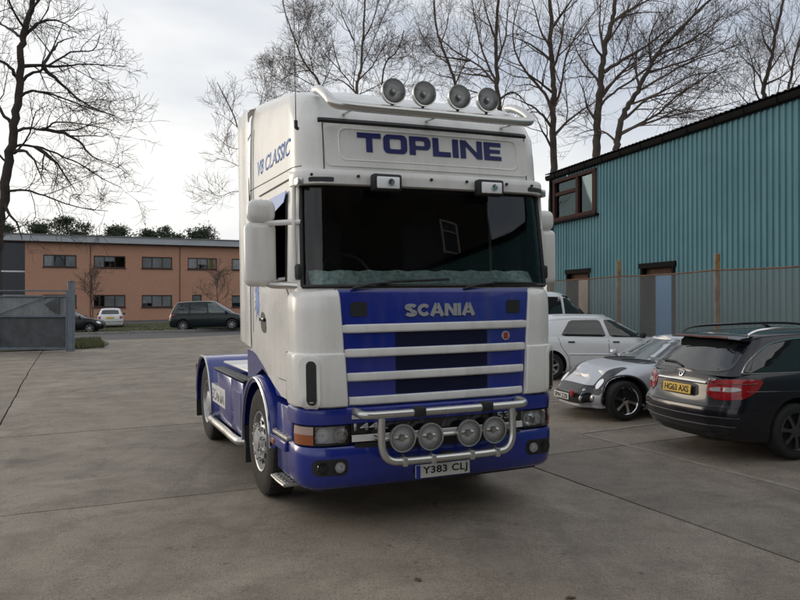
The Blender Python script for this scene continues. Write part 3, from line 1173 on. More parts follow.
class Tree:
    def __init__(self, seed, twig_r=0.005, curl=0.10, up=0.10, dens=1.0, flat=1.0):
        self.r = random.Random(seed)
        self.mb = MB()
        self.tr = MB()
        self.twig_r = twig_r
        self.curl, self.up, self.dens, self.flat = curl, up, dens, flat
    def limb(self, pts, r0, r1, trunk=False, n=4, sides=7):
        path = smooth_path(pts, n)
        k = len(path) - 1
        rad = [r0 + (r1 - r0) * (i / k) ** 0.85 for i in range(k + 1)]
        path = [p + Vector((self.r.uniform(-1, 1), self.r.uniform(-1, 1), self.r.uniform(-1, 1))) * min(0.06, rad[i] * 0.5) if 0 < i < k else p for i, p in enumerate(path)]
        (self.tr if trunk else self.mb).tube(path, rad, sides, cap=False)
        return path, rad
    def rnd_dir(self, d, spread):
        r = self.r
        a = Vector((r.gauss(0, 1), r.gauss(0, 1) * self.flat, r.gauss(0, 1)))
        a -= d * a.dot(d)
        if a.length < 1e-4:
            a = Vector((1, 0, 0))
        return (d * cos(spread) + a.normalized() * sin(spread)).normalized()
    def shoot(self, p, d, length, rad, level, maxlevel):
        r = self.r
        nseg = 5 if level < maxlevel else 3
        pts, rads = [p.copy()], [rad]
        q = p.copy()
        dd = d.copy()
        r_end = max(self.twig_r * 0.7, rad * 0.35)
        for i in range(nseg):
            dd = self.rnd_dir(dd, abs(r.gauss(0, self.curl * 2.2)))
            dd = (dd + Vector((0, 0, self.up * (0.6 if level > 1 else 0.3)))).normalized()
            q = q + dd * (length / nseg)
            pts.append(q.copy())
            rads.append(rad + (r_end - rad) * (i + 1) / nseg)
        self.mb.tube(pts, rads, 5 if level < 2 else (4 if level < maxlevel else 3), cap=False)
        if level < maxlevel:
            self.sprout(pts, rads, level + 1, maxlevel, length)
    def sprout(self, pts, rads, level, maxlevel, length, first=0.18, num=None):
        r = self.r
        L = [0.0]
        for a, b in zip(pts, pts[1:]):
            L.append(L[-1] + (b - a).length)
        tot = L[-1]
        if num is None:
            num = max(2, int(tot * self.dens * (2.0, 2.2, 3.3, 6.4, 6.0)[min(level, 4)]))
        for k in range(num):
            f = first + (1 - first) * ((k + r.random()) / num)
            s = f * tot
            i = max(j for j in range(len(L)) if L[j] <= s)
            i = min(i, len(pts) - 2)
            t = (s - L[i]) / max(1e-6, L[i + 1] - L[i])
            p = pts[i].lerp(pts[i + 1], t)
            d = (pts[i + 1] - pts[i]).normalized()
            rad = (rads[i] + (rads[i + 1] - rads[i]) * t) * r.uniform(0.42, 0.62)
            nd = self.rnd_dir(d, radians(r.uniform(28, 58)))
            ln = min(tot * 0.75, (2.9, 2.5, 1.8, 1.15, 0.6)[min(level, 4)] * r.uniform(0.55, 1.15)) * (1.15 - 0.55 * f)
            self.shoot(p, nd, ln, max(self.twig_r, rad), level, maxlevel)
    def finish(self, name, label, base, group, bark='bark', twig='twig'):
        o = thing(name, label, 'tree', base, group=group)
        inv = -Vector(base)
        for mb, nm, m in ((self.tr, 'trunk', bark), (self.mb, 'crown', twig)):
            mb.v = [(p[0] + inv.x, p[1] + inv.y, p[2] + inv.z) for p in mb.v]
            mb.build(nm, m, o, smooth=60, fix=False)
        return o

GT = 'bare winter trees'
def image_tree(seed, d, trunk, limbs, name, label, r0, r1, limb_r, maxlevel=3, dens=1.0, up=0.08, curl=0.1, bark='bark', twig='twig', twig_r=0.0048, depth=2.2, trunk_sprout=0):
    """trunk and limbs drawn at depth d; each limb gets its own reach towards or away from the camera"""
    T = Tree(seed, twig_r=twig_r, curl=curl, up=up, dens=dens)
    r = T.r
    tp = [at(x, y, d) for x, y in trunk]
    base = Vector((tp[0].x, tp[0].y, g(tp[0].x, tp[0].y)))
    if tp[0].z > base.z + 0.2:
        tp = [base + (tp[0] - base) * 0.0 - Vector((0, 0, 0.1))] + tp
    path, rad = T.limb(tp, r0, r1, True, 5, 9)
    if trunk_sprout:
        T.sprout(path, [q * 0.6 for q in rad], 1, maxlevel, 3, first=0.22, num=trunk_sprout)
    for k, lm in enumerate(limbs):
        e = r.uniform(-depth, depth)
        n = len(lm) - 1
        pts = []
        for i, (x, y) in enumerate(lm):
            dd = d + e * (i / n) ** 1.2
            pts.append(at(x, y, dd))
        lr = limb_r * r.uniform(0.75, 1.15)
        p, q = T.limb(pts, lr, T.twig_r * 1.5, False, 4, 6)
        T.sprout(p, q, 1, maxlevel, 3, first=0.12)
    return T.finish(name, label, base, GT, bark, twig)

# big tree behind the gate
image_tree(21, 33.0,
    [(-4, 262), (-1, 230), (3, 200), (9, 160), (14, 125), (18, 90), (20, 60), (23, 32), (30, 8), (36, -25), (44, -70)],
    [[(20, 44), (32, 27), (48, 20), (62, 22), (76, 30)], [(19, 68), (36, 65), (62, 66), (85, 64), (128, 66)],
     [(42, 66), (52, 50), (60, 41), (76, 36)], [(44, 68), (58, 80), (70, 92), (90, 106), (122, 119)],
     [(15, 100), (28, 91), (44, 93), (66, 99), (92, 109), (118, 116)], [(18, 84), (30, 74), (44, 68), (70, 52), (92, 50), (100, 34)],
     [(12, 132), (28, 128), (44, 129), (56, 122), (82, 124), (112, 130)], [(42, 129), (64, 133), (80, 143), (92, 156), (118, 168)],
     [(10, 148), (24, 145), (42, 148), (62, 156), (82, 165), (102, 178), (122, 188)], [(36, 147), (54, 160), (64, 174), (76, 192)],
     [(10, 152), (26, 152), (36, 164), (44, 186)], [(3, 191), (22, 190), (40, 194), (58, 201), (82, 208), (108, 211)],
     [(3, 200), (8, 212), (18, 226), (22, 240)],
     [(20, 36), (8, 28), (-8, 20), (-30, 8)], [(16, 76), (6, 64), (-14, 56), (-40, 52)], [(12, 124), (2, 112), (-8, 90), (-14, 60)],
     [(8, 165), (-6, 150), (-20, 138)], [(26, 20), (34, 5), (50, -15), (66, -30)], [(24, 30), (12, 8), (2, -20), (-4, -50)],
     [(32, 0), (46, -22), (70, -36), (95, -44)]],
    'bare_tree', 'dark bare tree with long sideways branches behind the steel gate, at the left edge', 0.26, 0.09, 0.085,
    maxlevel=3, dens=0.74, up=0.010, curl=0.16, bark='bark_dark', twig='bark_dark', twig_r=0.0085, depth=3.0)

# row beyond the shed
image_tree(31, 36.0,
    [(552, 250), (553, 190), (553, 140), (553, 108), (554, 80), (551, 45), (551, 10), (549, -30), (548, -70)],
    [[(553, 112), (545, 94), (530, 76), (517, 56), (513, 28), (520, 0), (526, -20)], [(555, 106), (562, 84), (567, 55), (580, 30), (600, 5), (618, -20)],
     [(553, 128), (540, 112), (524, 102), (506, 96)], [(552, 92), (540, 82), (522, 70), (500, 60)], [(554, 136), (570, 119), (596, 101), (612, 94)],
     [(551, 50), (541, 30), (534, 6), (528, -20)], [(552, 70), (560, 48), (564, 20), (570, -16)], [(553, 150), (543, 132), (536, 116)],
     [(552, 60), (530, 44), (506, 34)], [(551, 28), (566, 8), (580, -14)]],
    'bare_tree', 'bare forked tree rising beside the truck cab, at the shed corner', 0.22, 0.06, 0.08, dens=0.85, up=0.16, twig_r=0.0043)
image_tree(32, 38.0,
    [(500, 260), (501, 180), (500, 120), (498, 92), (496, 60), (497, 25), (499, -15), (500, -60)],
    [[(498, 88), (489, 76), (478, 65), (453, 49), (438, 34), (434, 12), (432, -12)], [(497, 84), (485, 57), (478, 34), (472, 0), (470, -24)],
     [(497, 62), (505, 40), (508, 12), (512, -20)], [(499, 100), (512, 92), (524, 100), (536, 118)], [(498, 98), (475, 92), (455, 84)],
     [(470, 60), (452, 58), (428, 54)], [(490, 76), (468, 74), (446, 70)], [(497, 40), (488, 18), (482, -10)]],
    'bare_tree', 'fine-twigged bare tree showing behind the right-hand roof lamps', 0.18, 0.05, 0.07, trunk_sprout=16, dens=0.95, up=0.14)
image_tree(36, 41.0,
    [(458, 260), (458, 180), (457, 110), (455, 82), (446, 56), (438, 34), (435, 12), (434, -40)],
    [[(455, 84), (466, 60), (470, 36), (476, 10)], [(449, 64), (432, 50), (420, 30), (412, 8)], [(453, 78), (436, 74), (424, 66)], [(441, 44), (448, 20), (450, -10)]],
    'bare_tree', 'slender bare tree showing between the two middle roof lamps', 0.11, 0.04, 0.045, trunk_sprout=16, dens=0.9, up=0.14)
image_tree(33, 34.0,
    [(596, 250), (597, 180), (597, 140), (599, 106), (602, 78), (604, 52), (611, 26), (616, 0), (622, -50)],
    [[(599, 107), (614, 92), (634, 79), (652, 65), (674, 52), (700, 40), (722, 28)],
     [(604, 72), (622, 60), (646, 46), (664, 32), (684, 20)], [(600, 96), (618, 76), (640, 58), (658, 48), (690, 34)],
     [(603, 58), (592, 40), (586, 24)], [(607, 42), (622, 20), (634, -4)], [(604, 50), (600, 24), (602, -10)],
     [(601, 84), (588, 68), (578, 52), (572, 34)], [(598, 122), (588, 108), (584, 92), (578, 78)],
     [(600, 100), (612, 84), (628, 66), (634, 54)], [(612, 22), (640, 4), (662, -8)]],
    'bare_tree', 'tall bare tree with upswept limbs, left of the two above the shed roof', 0.24, 0.07, 0.085, dens=0.85, twig_r=0.0075, up=0.13, curl=0.08)
image_tree(34, 33.0,
    [(614, 250), (616, 180), (617, 145), (620, 128), (625, 111), (638, 92), (647, 73), (657, 54), (675, 34), (706, 4), (730, -20)],
    [[(618, 134), (638, 125), (660, 112), (675, 97), (702, 79), (722, 67), (760, 56)], [(617, 138), (632, 128), (666, 117), (690, 112), (716, 107), (742, 100)],
     [(622, 120), (650, 98), (676, 92), (704, 80)], [(640, 90), (668, 74), (694, 60), (724, 50), (746, 40)], [(648, 72), (676, 64), (708, 52), (736, 34)],
     [(657, 54), (680, 46), (706, 30), (728, 10)], [(630, 104), (662, 92), (690, 76), (714, 72), (736, 66)], [(668, 42), (690, 20), (704, -6)],
     [(617, 142), (604, 132), (590, 130), (574, 136)], [(640, 88), (636, 64), (640, 40)], [(652, 64), (650, 38), (660, 14)]],
    'bare_tree', 'bare tree with long limbs sweeping right low over the shed roof', 0.20, 0.04, 0.07, dens=0.85, twig_r=0.0075, up=0.05, curl=0.06)
image_tree(35, 36.0,
    [(760, 250), (761, 170), (762, 120), (764, 96), (768, 74), (773, 52), (776, 32), (782, 8), (788, -30)],
    [[(763, 104), (755, 88), (754, 68), (748, 46), (744, 28)], [(765, 92), (760, 76), (748, 62), (738, 52)], [(769, 72), (780, 56), (792, 36), (800, 10)],
     [(773, 54), (764, 38), (760, 18)], [(762, 110), (776, 96), (782, 76), (786, 54)], [(776, 36), (770, 14), (768, -10)], [(766, 84), (786, 74), (806, 52)],
     [(763, 116), (745, 100), (732, 84)]],
    'bare_tree', 'upright bare tree with reddish twigs near the right edge, above the shed', 0.16, 0.05, 0.055, dens=1.05, up=0.2, curl=0.07)
image_tree(37, 37.0,
    [(790, 250), (790, 160), (789, 110), (790, 84), (794, 62), (799, 44), (806, 10), (812, -30)],
    [[(790, 92), (800, 74), (816, 50)], [(792, 72), (786, 54), (784, 34)], [(797, 50), (808, 30), (822, 12)]],
    'bare_tree', 'thin bare tree cut by the right edge, beyond the shed', 0.10, 0.035, 0.04, dens=1.05, up=0.2, curl=0.07)
# paler trees far behind the cab
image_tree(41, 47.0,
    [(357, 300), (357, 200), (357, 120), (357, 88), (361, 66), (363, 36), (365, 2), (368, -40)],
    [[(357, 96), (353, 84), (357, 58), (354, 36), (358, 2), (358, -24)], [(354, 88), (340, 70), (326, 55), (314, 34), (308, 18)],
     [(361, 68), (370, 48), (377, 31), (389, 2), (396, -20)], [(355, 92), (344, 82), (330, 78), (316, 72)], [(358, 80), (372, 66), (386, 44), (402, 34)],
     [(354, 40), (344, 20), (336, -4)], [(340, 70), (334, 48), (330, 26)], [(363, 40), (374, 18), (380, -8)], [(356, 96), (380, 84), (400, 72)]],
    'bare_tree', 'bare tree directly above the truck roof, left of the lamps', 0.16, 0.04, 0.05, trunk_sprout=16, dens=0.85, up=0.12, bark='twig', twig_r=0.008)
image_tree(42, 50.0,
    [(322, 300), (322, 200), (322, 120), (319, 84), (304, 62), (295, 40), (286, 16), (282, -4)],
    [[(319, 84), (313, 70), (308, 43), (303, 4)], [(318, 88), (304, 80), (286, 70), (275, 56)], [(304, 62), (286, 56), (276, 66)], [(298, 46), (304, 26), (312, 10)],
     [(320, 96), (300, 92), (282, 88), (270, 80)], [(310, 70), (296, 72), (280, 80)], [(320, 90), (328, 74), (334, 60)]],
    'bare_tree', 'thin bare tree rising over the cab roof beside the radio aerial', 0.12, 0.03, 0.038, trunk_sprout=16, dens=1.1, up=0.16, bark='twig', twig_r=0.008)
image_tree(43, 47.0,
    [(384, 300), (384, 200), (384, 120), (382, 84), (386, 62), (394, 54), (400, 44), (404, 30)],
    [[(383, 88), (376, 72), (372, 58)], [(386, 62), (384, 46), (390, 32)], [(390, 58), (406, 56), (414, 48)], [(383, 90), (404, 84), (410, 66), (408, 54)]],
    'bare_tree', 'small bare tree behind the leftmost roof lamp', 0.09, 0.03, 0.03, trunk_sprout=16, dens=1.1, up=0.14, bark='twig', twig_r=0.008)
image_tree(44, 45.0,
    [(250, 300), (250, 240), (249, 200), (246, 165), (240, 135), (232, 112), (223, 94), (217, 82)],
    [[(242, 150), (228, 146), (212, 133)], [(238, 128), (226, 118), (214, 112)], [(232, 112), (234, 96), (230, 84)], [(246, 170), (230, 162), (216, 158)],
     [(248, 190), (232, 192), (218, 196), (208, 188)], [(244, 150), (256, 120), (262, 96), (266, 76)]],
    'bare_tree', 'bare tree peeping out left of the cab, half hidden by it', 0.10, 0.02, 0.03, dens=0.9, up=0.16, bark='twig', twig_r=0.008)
# bare shrubs trained against the offices
for k, (px, d, lab) in enumerate(((92, 67.0, 'bare shrub against the brick wall between the two left windows'), (218, 70.0, 'bare sapling in front of the offices beside the truck cab'))):
    T = Tree(60 + k, twig_r=0.014, curl=0.2, up=0.25, dens=0.8)
    b0 = at(px, 320, d)
    base = Vector((b0.x, b0.y, g(b0.x, b0.y)))
    p, q = T.limb([base, base + Vector((0.05, 0, 1.2)), base + Vector((-0.1, 0, 2.6)), base + Vector((0.1, 0, 4.4))], 0.06, 0.02, True)
    T.sprout(p, q, 1, 3, 3, first=0.3, num=14)
    T.finish('bare_shrub', lab, base, 'bare shrubs by the offices')

# scots pines behind the offices
def pine(px, d, top_y, width, seed, lab):
    r = random.Random(seed)
    t = at(px, top_y, d)
    base = Vector((t.x, t.y, g(t.x, t.y)))
    H = t.z - base.z
    R = width / 763.0 * d / 2 * 1.3
    o = thing('pine_tree', lab, 'tree', base, group='pines behind the offices')
    mb = MB()
    mb.tube(smooth_path([(0, 0, -0.1), (r.uniform(-.2, .2), 0, H * .35), (r.uniform(-.3, .3), 0, H * .7), (0, 0, H * .97)], 3), [0.24 - 0.2 * i / 9 for i in range(10)], 8, cap=False)
    clumps = []
    for k in range(34):
        zf = r.uniform(0.50, 0.99)
        rr = R * (1.0 - 0.75 * ((zf - 0.62) / 0.37) ** 2 if zf > 0.62 else 0.55 + (zf - 0.5) * 3) * r.random() ** 0.5
        a = r.uniform(0, 2 * pi)
        c = Vector((cos(a) * rr, sin(a) * rr, H * zf - 0.5))
        clumps.append((c, r.uniform(0.35, 1.15)))
        mb.tube([(0, 0, c.z - r.uniform(0.3, 1.2)), c * 0.5 + Vector((0, 0, c.z * 0.5 - 0.2)), c], [0.06, 0.04, 0.02], 4, cap=False)
    mb.build('trunk', 'bark', o, fix=False)
    cb = MB()
    V, F = [], []
    for c, s in clumps:
        for _ in range(190):
            d0 = Vector((r.gauss(0, 1), r.gauss(0, 1), r.gauss(0, 0.6)))
            p = c + d0 * s * 0.62
            a = Vector((r.uniform(-1, 1), r.uniform(-1, 1), r.uniform(-0.2, 1))).normalized() * r.uniform(0.16, 0.40)
            b_ = a.cross(Vector((r.uniform(-1, 1), r.uniform(-1, 1), r.uniform(-1, 1)))).normalized() * 0.075
            k = len(V)
            V += [p - b_, p + b_, p + a]
            F.append((k, k + 1, k + 2))
    cb.add(V, F)
    cb.build('crown', 'needles', o, smooth=0, fix=False)
for k, (px, d, ty, w, lab) in enumerate((
        (2, 88, 222, 34, 'dark pine at the far left, behind the bare tree'),
        (22, 94, 226, 26, 'low pine between the two leftmost pines above the offices'),
        (38, 92, 220, 36, 'broad dark pine above the left end of the brick offices'),
        (66, 90, 215, 30, 'tallest pointed pine above the brick office roof'),
        (84, 93, 221, 24, 'narrow dark pine beside the tallest pointed pine'),
        (118, 93, 222, 34, 'round-topped lone pine above the middle of the office roof'),
        (146, 92, 225, 22, 'small ragged pine left of the full dark pine'),
        (168, 92, 222, 34, 'full dark pine above the offices, second from the truck cab'),
        (201, 90, 225, 34, 'flat-topped pine nearest the truck cab, above the offices'))):
    pine(px, d, ty, w, 80 + k, lab)
# tree behind the yard that shows only as a reflection
T = Tree(71, twig_r=0.012, curl=0.12, up=0.12, dens=0.7)
base = Vector((31.0, -15.0, g(31.0, -15.0)))
p, q = T.limb([base, base + Vector((0.3, 0, 4)), base + Vector((-0.2, 0.4, 9)), base + Vector((0.5, 0, 16))], 0.3, 0.06, True)
T.sprout(p, q, 1, 3, 3, first=0.3, num=26)
T.finish('bare_tree', 'bare tree behind the yard, seen only mirrored in the right of the windscreen', base, GT)
# ================================================================== THE TRUCK
mat('side_lens', (0.42, 0.30, 0.26), 0.3)
mat('grille_dark', (0.005, 0.007, 0.030), 0.6, spec=0.2, bump=0.5, bscale=120)
def bvh_of(o):
    me = o.data
    return BVHTree.FromPolygons([v.co.copy() for v in me.vertices], [tuple(p.vertices) for p in me.polygons])

def decal(name, bvh, poly, o, ex, ey, m, parent, off=0.004, rings=4, thick=0.01, reach=3.0, both=False):
    """A thin shaped skin lying on a surface: the outline poly (in the ex/ey plane through o) is cast onto the surface along -ez."""
    ex, ey, o = Vector(ex).normalized(), Vector(ey).normalized(), Vector(o)
    ez = ex.cross(ey)
    dp = []
    for i in range(len(poly)):
        a, b = poly[i], poly[(i + 1) % len(poly)]
        k_ = max(1, int(sqrt((a[0] - b[0]) ** 2 + (a[1] - b[1]) ** 2) / 0.05))
        dp += [(a[0] + (b[0] - a[0]) * q / k_, a[1] + (b[1] - a[1]) * q / k_) for q in range(k_)]
    xs_, ys_ = [p[0] for p in poly], [p[1] for p in poly]
    poly = dp
    n = len(poly)
    cx = sum(p[0] for p in poly) / n
    cy = sum(p[1] for p in poly) / n
    def cast(a, b, extra=0.0):
        s = o + ex * a + ey * b + ez * reach
        h, nrm, _, _ = bvh.ray_cast(s, -ez, reach * 2)
        if h is None:
            h, nrm, _, _ = bvh.find_nearest(o + ex * a + ey * b)
        if nrm.dot(ez) < 0:
            nrm = -nrm
        return h + nrm * (off + extra), nrm
    V, F = [], []
    edge_n = []
    for k in range(rings):
        f = 1 - k / rings
        for (a, b) in poly:
            p, nr = cast(cx + (a - cx) * f, cy + (b - cy) * f)
            V.append(p)
            if k == 0:
                edge_n.append(nr)
    V.append(cast(cx, cy)[0])
    for k in range(rings - 1):
        for i in range(n):
            j = (i + 1) % n
            F.append((k * n + i, k * n + j, (k + 1) * n + j, (k + 1) * n + i))
    c = len(V) - 1
    for i in range(n):
        F.append(((rings - 1) * n + i, (rings - 1) * n + (i + 1) % n, c))
    # rim going down into the surface
    base = len(V)
    for i in range(n):
        V.append(V[i] - edge_n[i] * thick)
    for i in range(n):
        j = (i + 1) % n
        F.append((i, base + i, base + j, j))
    return MB().add(V, F).build(name, m, parent, smooth=40)

def seam(name, bvh, path, o, ex, ey, m, parent, r=0.004, off=0.0, reach=3.0, step=0.06, sides=5):
    """A thin bead following the surface along a drawn line (shut lines, chrome strips)."""
    ex, ey, o = Vector(ex).normalized(), Vector(ey).normalized(), Vector(o)
    ez = ex.cross(ey)
    pts = []
    for (a, b) in zip(path, path[1:]):
        L_ = sqrt((b[0] - a[0]) ** 2 + (b[1] - a[1]) ** 2)
        k = max(1, int(L_ / step))
        for i in range(k):
            pts.append((a[0] + (b[0] - a[0]) * i / k, a[1] + (b[1] - a[1]) * i / k))
    pts.append(path[-1])
    P = []
    for a, b in pts:
        s = o + ex * a + ey * b
        h, nrm, _, _ = bvh.ray_cast(s + ez * reach, -ez, reach * 2)
        if h is None:
            h, nrm, _, _ = bvh.find_nearest(s)
        if nrm.dot(ez) < 0:
            nrm = -nrm
        P.append(h + nrm * off)
    return MB().tube(P, r, sides).build(name, m, parent)

FX, FZ = (1, 0, 0), (0, 0, 1)
def rect(x0, x1, z0, z1):
    return [(x0, z0), (x1, z0), (x1, z1), (x0, z1)]

def lamp(name, c, r, parent, depth=0.10, aim=-1, body='steel_tube', foot=None):
    """round driving lamp facing -y: bowl, rim, reflector, bulb shield and fluted lens"""
    x, y, z = c
    o = MB().lathe([(r * 0.25, y + depth), (r * 0.7, y + depth * 0.85), (r * 0.96, y + depth * 0.35), (r * 1.0, y + 0.0), (r * 0.985, y - 0.008), (r * 0.90, y - 0.006), (r * 0.89, y + 0.004)], (x, 0, z), 'y', 28).build(name, body, parent)
    MB().lathe([(r * 0.89, y + 0.004), (r * 0.72, y + 0.022), (r * 0.45, y + 0.040), (r * 0.15, y + 0.048), (1e-4, y + 0.049)], (x, 0, z), 'y', 28).build('reflector', 'lamp_reflector', o)
    MB().lathe([(r * 0.24, y + 0.06), (r * 0.26, y + 0.02), (r * 0.18, y + 0.008), (1e-4, y + 0.006)], (x, 0, z), 'y', 16).build('bulb_shield', 'steel_tube', o)
    MB().lathe([(r * 0.91, y - 0.004), (r * 0.6, y - 0.016), (r * 0.3, y - 0.021), (1e-4, y - 0.022)], (x, 0, z), 'y', 24).build('lens', 'lens_glass', o)
    if foot:
        MB().tube([(x, y + depth * 0.4, z - r * 0.9), foot], 0.014, 6).build('bracket', 'black_plastic', o)
    return o

def truck_wheel(parent, u_out, s, v, z, R=0.53, W=0.30, dual=False):
    """s = -1 for the side facing -u, +1 for the other; u_out is the outer wall"""
    def L(prof, mb=None, n=40):
        mb = mb or MB()
        return mb.lathe([(r, u_out + s * h) for r, h in prof], (0, v, z), 'x', n)
    rim = L([(0.305, -0.02), (0.30, -0.005), (0.285, -0.012), (0.27, -0.06), (0.245, -0.05), (0.15, 0.0), (0.145, 0.012), (0.10, 0.015), (0.095, 0.03), (0.03, 0.035), (1e-4, 0.035)] if not dual else
            [(0.305, -0.02), (0.30, -0.005), (0.285, -0.02), (0.27, -0.12), (0.18, -0.15), (0.15, -0.15), (0.14, -0.03), (0.10, -0.02), (1e-4, -0.02)]).build('wheel', 'alloy', parent)
    t = L([(0.30, -W + 0.0), (0.31, -W - 0.0), (0.42, -W - 0.012), (R - 0.03, -W + 0.005), (R - 0.005, -W + 0.03), (R, -W + 0.06), (R, -0.05), (R - 0.006, -0.025), (R - 0.035, -0.006), (R - 0.10, 0.006), (R - 0.16, 0.0), (0.315, -0.008), (0.305, -0.02), (0.30, -W)], n=48)
    # tread grooves
    for k in range(48):
        a = 2 * pi * k / 48
        for hh in (-0.09, -W + 0.09):
            c = Vector((u_out + s * hh, v + cos(a) * (R + 0.002), z + sin(a) * (R + 0.002)))
            t.box(c, (0.11, 0.030, 0.014), Matrix.Rotation(a - pi / 2, 3, 'X'))
    t.build('tyre', 'tyre_dusty', rim)
    holes = MB()
    for k in range(10):
        a = 2 * pi * k / 10
        p = [(cos(q * pi / 5) * 0.030, sin(q * pi / 5) * 0.024) for q in range(10)]
        rr_ = 0.205
        hh = -0.024 if not dual else -0.148
        holes.prism(p, lambda A, B, T: (u_out + s * (hh + T), v + cos(a) * (rr_ + B) - sin(a) * A, z + sin(a) * (rr_ + B) + cos(a) * A), 0.006)
    holes.build('hand_holes', 'dark_void', rim)['kind'] = 'stuff'
    nuts = MB()
    for k in range(10):
        a = 2 * pi * (k + .5) / 10
        nuts.lathe([(0.020, u_out + s * (-0.03 if not dual else -0.16)), (0.018, u_out + s * (0.03 if not dual else -0.11)), (1e-4, u_out + s * (0.035 if not dual else -0.105))], (0, v + cos(a) * 0.168, z + sin(a) * 0.168), 'x', 8)
    nuts.build('wheel_nuts', 'chrome', rim)['kind'] = 'stuff'
    return rim

def build_truck():
    tk = thing('tractor_truck', 'white and blue tractor unit truck with roof lamps, bull bar and TOPLINE lettering', 'truck', (OX, OY, OZ), (0, 0, 0))
    tk.rotation_euler = (Matrix.Rotation(YAW, 3, 'Z') @ Matrix.Rotation(-ROLL, 3, 'Y')).to_euler()
    tk.location = (OX, OY, OZ + 0.012)
    # ---------------- cab shell
    SV = [0.46, 0.62, 0.92, 1.25, 1.62, 1.95]
    NF, NA = 12, 8
    VR = 2.25
    def ring(z, w, vf, r, vr=VR, bow=0.035, slope=0.0, inset=0.0):
        w, vf, vr = w - inset, vf + inset, vr - inset
        P = []
        for k in range(NF + 1):
            u = -(w - r) + 2 * (w - r) * k / NF
            P.append((u, vf + bow * (u / w) ** 2))
        yb = vf + bow * ((w - r) / w) ** 2
        for k in range(1, NA + 1):
            a = radians(90 * k / NA)
            P.append(((w - r) + r * sin(a), yb + r * (1 - cos(a))))
        vmin = yb + r + 0.01
        SVc = [max(v, vmin + 0.02 * i) for i, v in enumerate(SV)]
        for v in SVc:
            P.append((w, v))
        for k in range(1, 4):
            a = radians(30 * k)
            P.append((w - 0.08 * (1 - cos(a)), vr - 0.08 + 0.08 * sin(a)))
        for k in range(1, 5):
            P.append((w - 0.08 - 2 * (w - 0.08) * k / 5, vr))
        for k in range(3):
            a = radians(90 - 30 * k)
            P.append((-(w - 0.08 * (1 - cos(a))), vr - 0.08 + 0.08 * sin(a)))
        for v in reversed(SVc):
            P.append((-w, v))
        for k in range(1, NA):
            a = radians(90 - 90 * k / NA)
            P.append((-(w - r) - r * sin(a), yb + r * (1 - cos(a))))
        out = []
        for u, v in P:
            zz = z
            if z < 1.6:
                zz = z + (1.6 - z) / 0.54 * 0.36 * sstep(0.75, 2.2, v)
            if slope:
                zz = z + slope * 0.15 * (v - 0.35)
            out.append((u, v, zz))
        return out
    LV = [(1.06, 1.205, 0.15, 0.24, 0), (1.20, 1.215, 0.13, 0.24, 0), (1.60, 1.22, 0.115, 0.24, 0), (2.00, 1.22, 0.115, 0.24, 0), (2.055, 1.22, 0.12, 0.24, 0),
          (2.12, 1.22, 0.125, 0.24, 0), (2.40, 1.215, 0.15, 0.25, 0), (2.70, 1.207, 0.185, 0.25, 0), (2.86, 1.20, 0.205, 0.25, 0), (2.915, 1.20, 0.21, 0.25, 0), (3.035, 1.20, 0.215, 0.24, 0.15),
          (3.25, 1.198, 0.232, 0.24, 0.4), (3.45, 1.192, 0.255, 0.24, 0.6), (3.50, 1.187, 0.285, 0.25, 0.7), (3.61, 1.180, 0.36, 0.26, 0.9), (3.69, 1.158, 0.46, 0.27, 1.0), (3.745, 1.11, 0.58, 0.30, 1.0), (3.775, 1.02, 0.74, 0.34, 1.0), (3.79, 0.8, 1.0, 0.3, 1.0)]
    rings = []
    for k, (z, w, vf, r, sl) in enumerate(LV):
        rings.append(ring(z, w, vf, r, VR - (0.0 if k < 15 else (k - 14) ** 2 * 0.03), slope=sl))
    i_ws0, i_ws1 = 4, 9           # windscreen between these rings
    i_sw0, i_sw1 = 5, 8           # side windows
    n = len(rings[0])
    RS = NF + 1 + NA              # first right-hand side station
    LS = RS + len(SV) - 1 + 3 + 4 + 3 + 1   # first (rearmost) left-hand station
    front_open = set(range(NF)) | {NF + k for k in range(5)} | {n - 1 - k for k in range(5)}
    def front_seg(k):
        return k in front_open
    side_open = {RS + 1, RS + 2, LS + 2, LS + 3}
    def skip(i, k):
        if i_ws0 <= i < i_ws1 and front_seg(k):
            return True
        return i_sw0 <= i < i_sw1 and k in side_open
    cab = MB().rings(rings, skip=skip, cap0=False, cap1=True).build('cab_shell', 'white_paint', tk, smooth=32)
    # full shell without openings, used only to lay trim onto
    full = MB().rings(rings, cap1=True)
    fb = BVHTree.FromPolygons([Vector(p) for p in full.v], full.f)
    # liner
    lr = [ring(z, w, vf, r, VR, inset=0.05) for (z, w, vf, r, sl) in LV[3:10]]
    lr[0] = [(p[0], p[1], 1.97) for p in lr[0]]
    MB().rings(lr, skip=lambda i, k: skip(i + 3, k), cap0=True, cap1=True).build('cab_lining', 'interior_dark', tk, smooth=30)
    # windscreen pane
    def pane_rows(idx, segs, off):
        rows = []
        for i in idx:
            row = []
            for k in segs:
                x, y, z = rings[i][k % n]
                d = Vector((x * 0.25, -1.0 if abs(x) < 1.0 else -0.5, 0)).normalized()
                row.append(Vector((x, y, z)) + d * off)
            rows.append(row)
        return rows
    segs = list(range(n - 5, n)) + list(range(0, NF + 6))
    ws = MB().rings(pane_rows(range(i_ws0, i_ws1 + 1), segs, -0.006), closed=False).build('windscreen', 'windscreen_glass', tk, fix=False)
    rub = []
    edge = [rings[i_ws0][k % n] for k in segs] + [rings[i][segs[-1] % n] for i in range(i_ws0, i_ws1 + 1)] + [rings[i_ws1][k % n] for k in reversed(segs)] + [rings[i][segs[0] % n] for i in range(i_ws1, i_ws0 - 1, -1)]
    MB().tube([Vector(p) + Vector((p[0] * 0.004, -0.004, 0)) for p in edge], 0.018, 6).build('seal', 'black_plastic', ws)
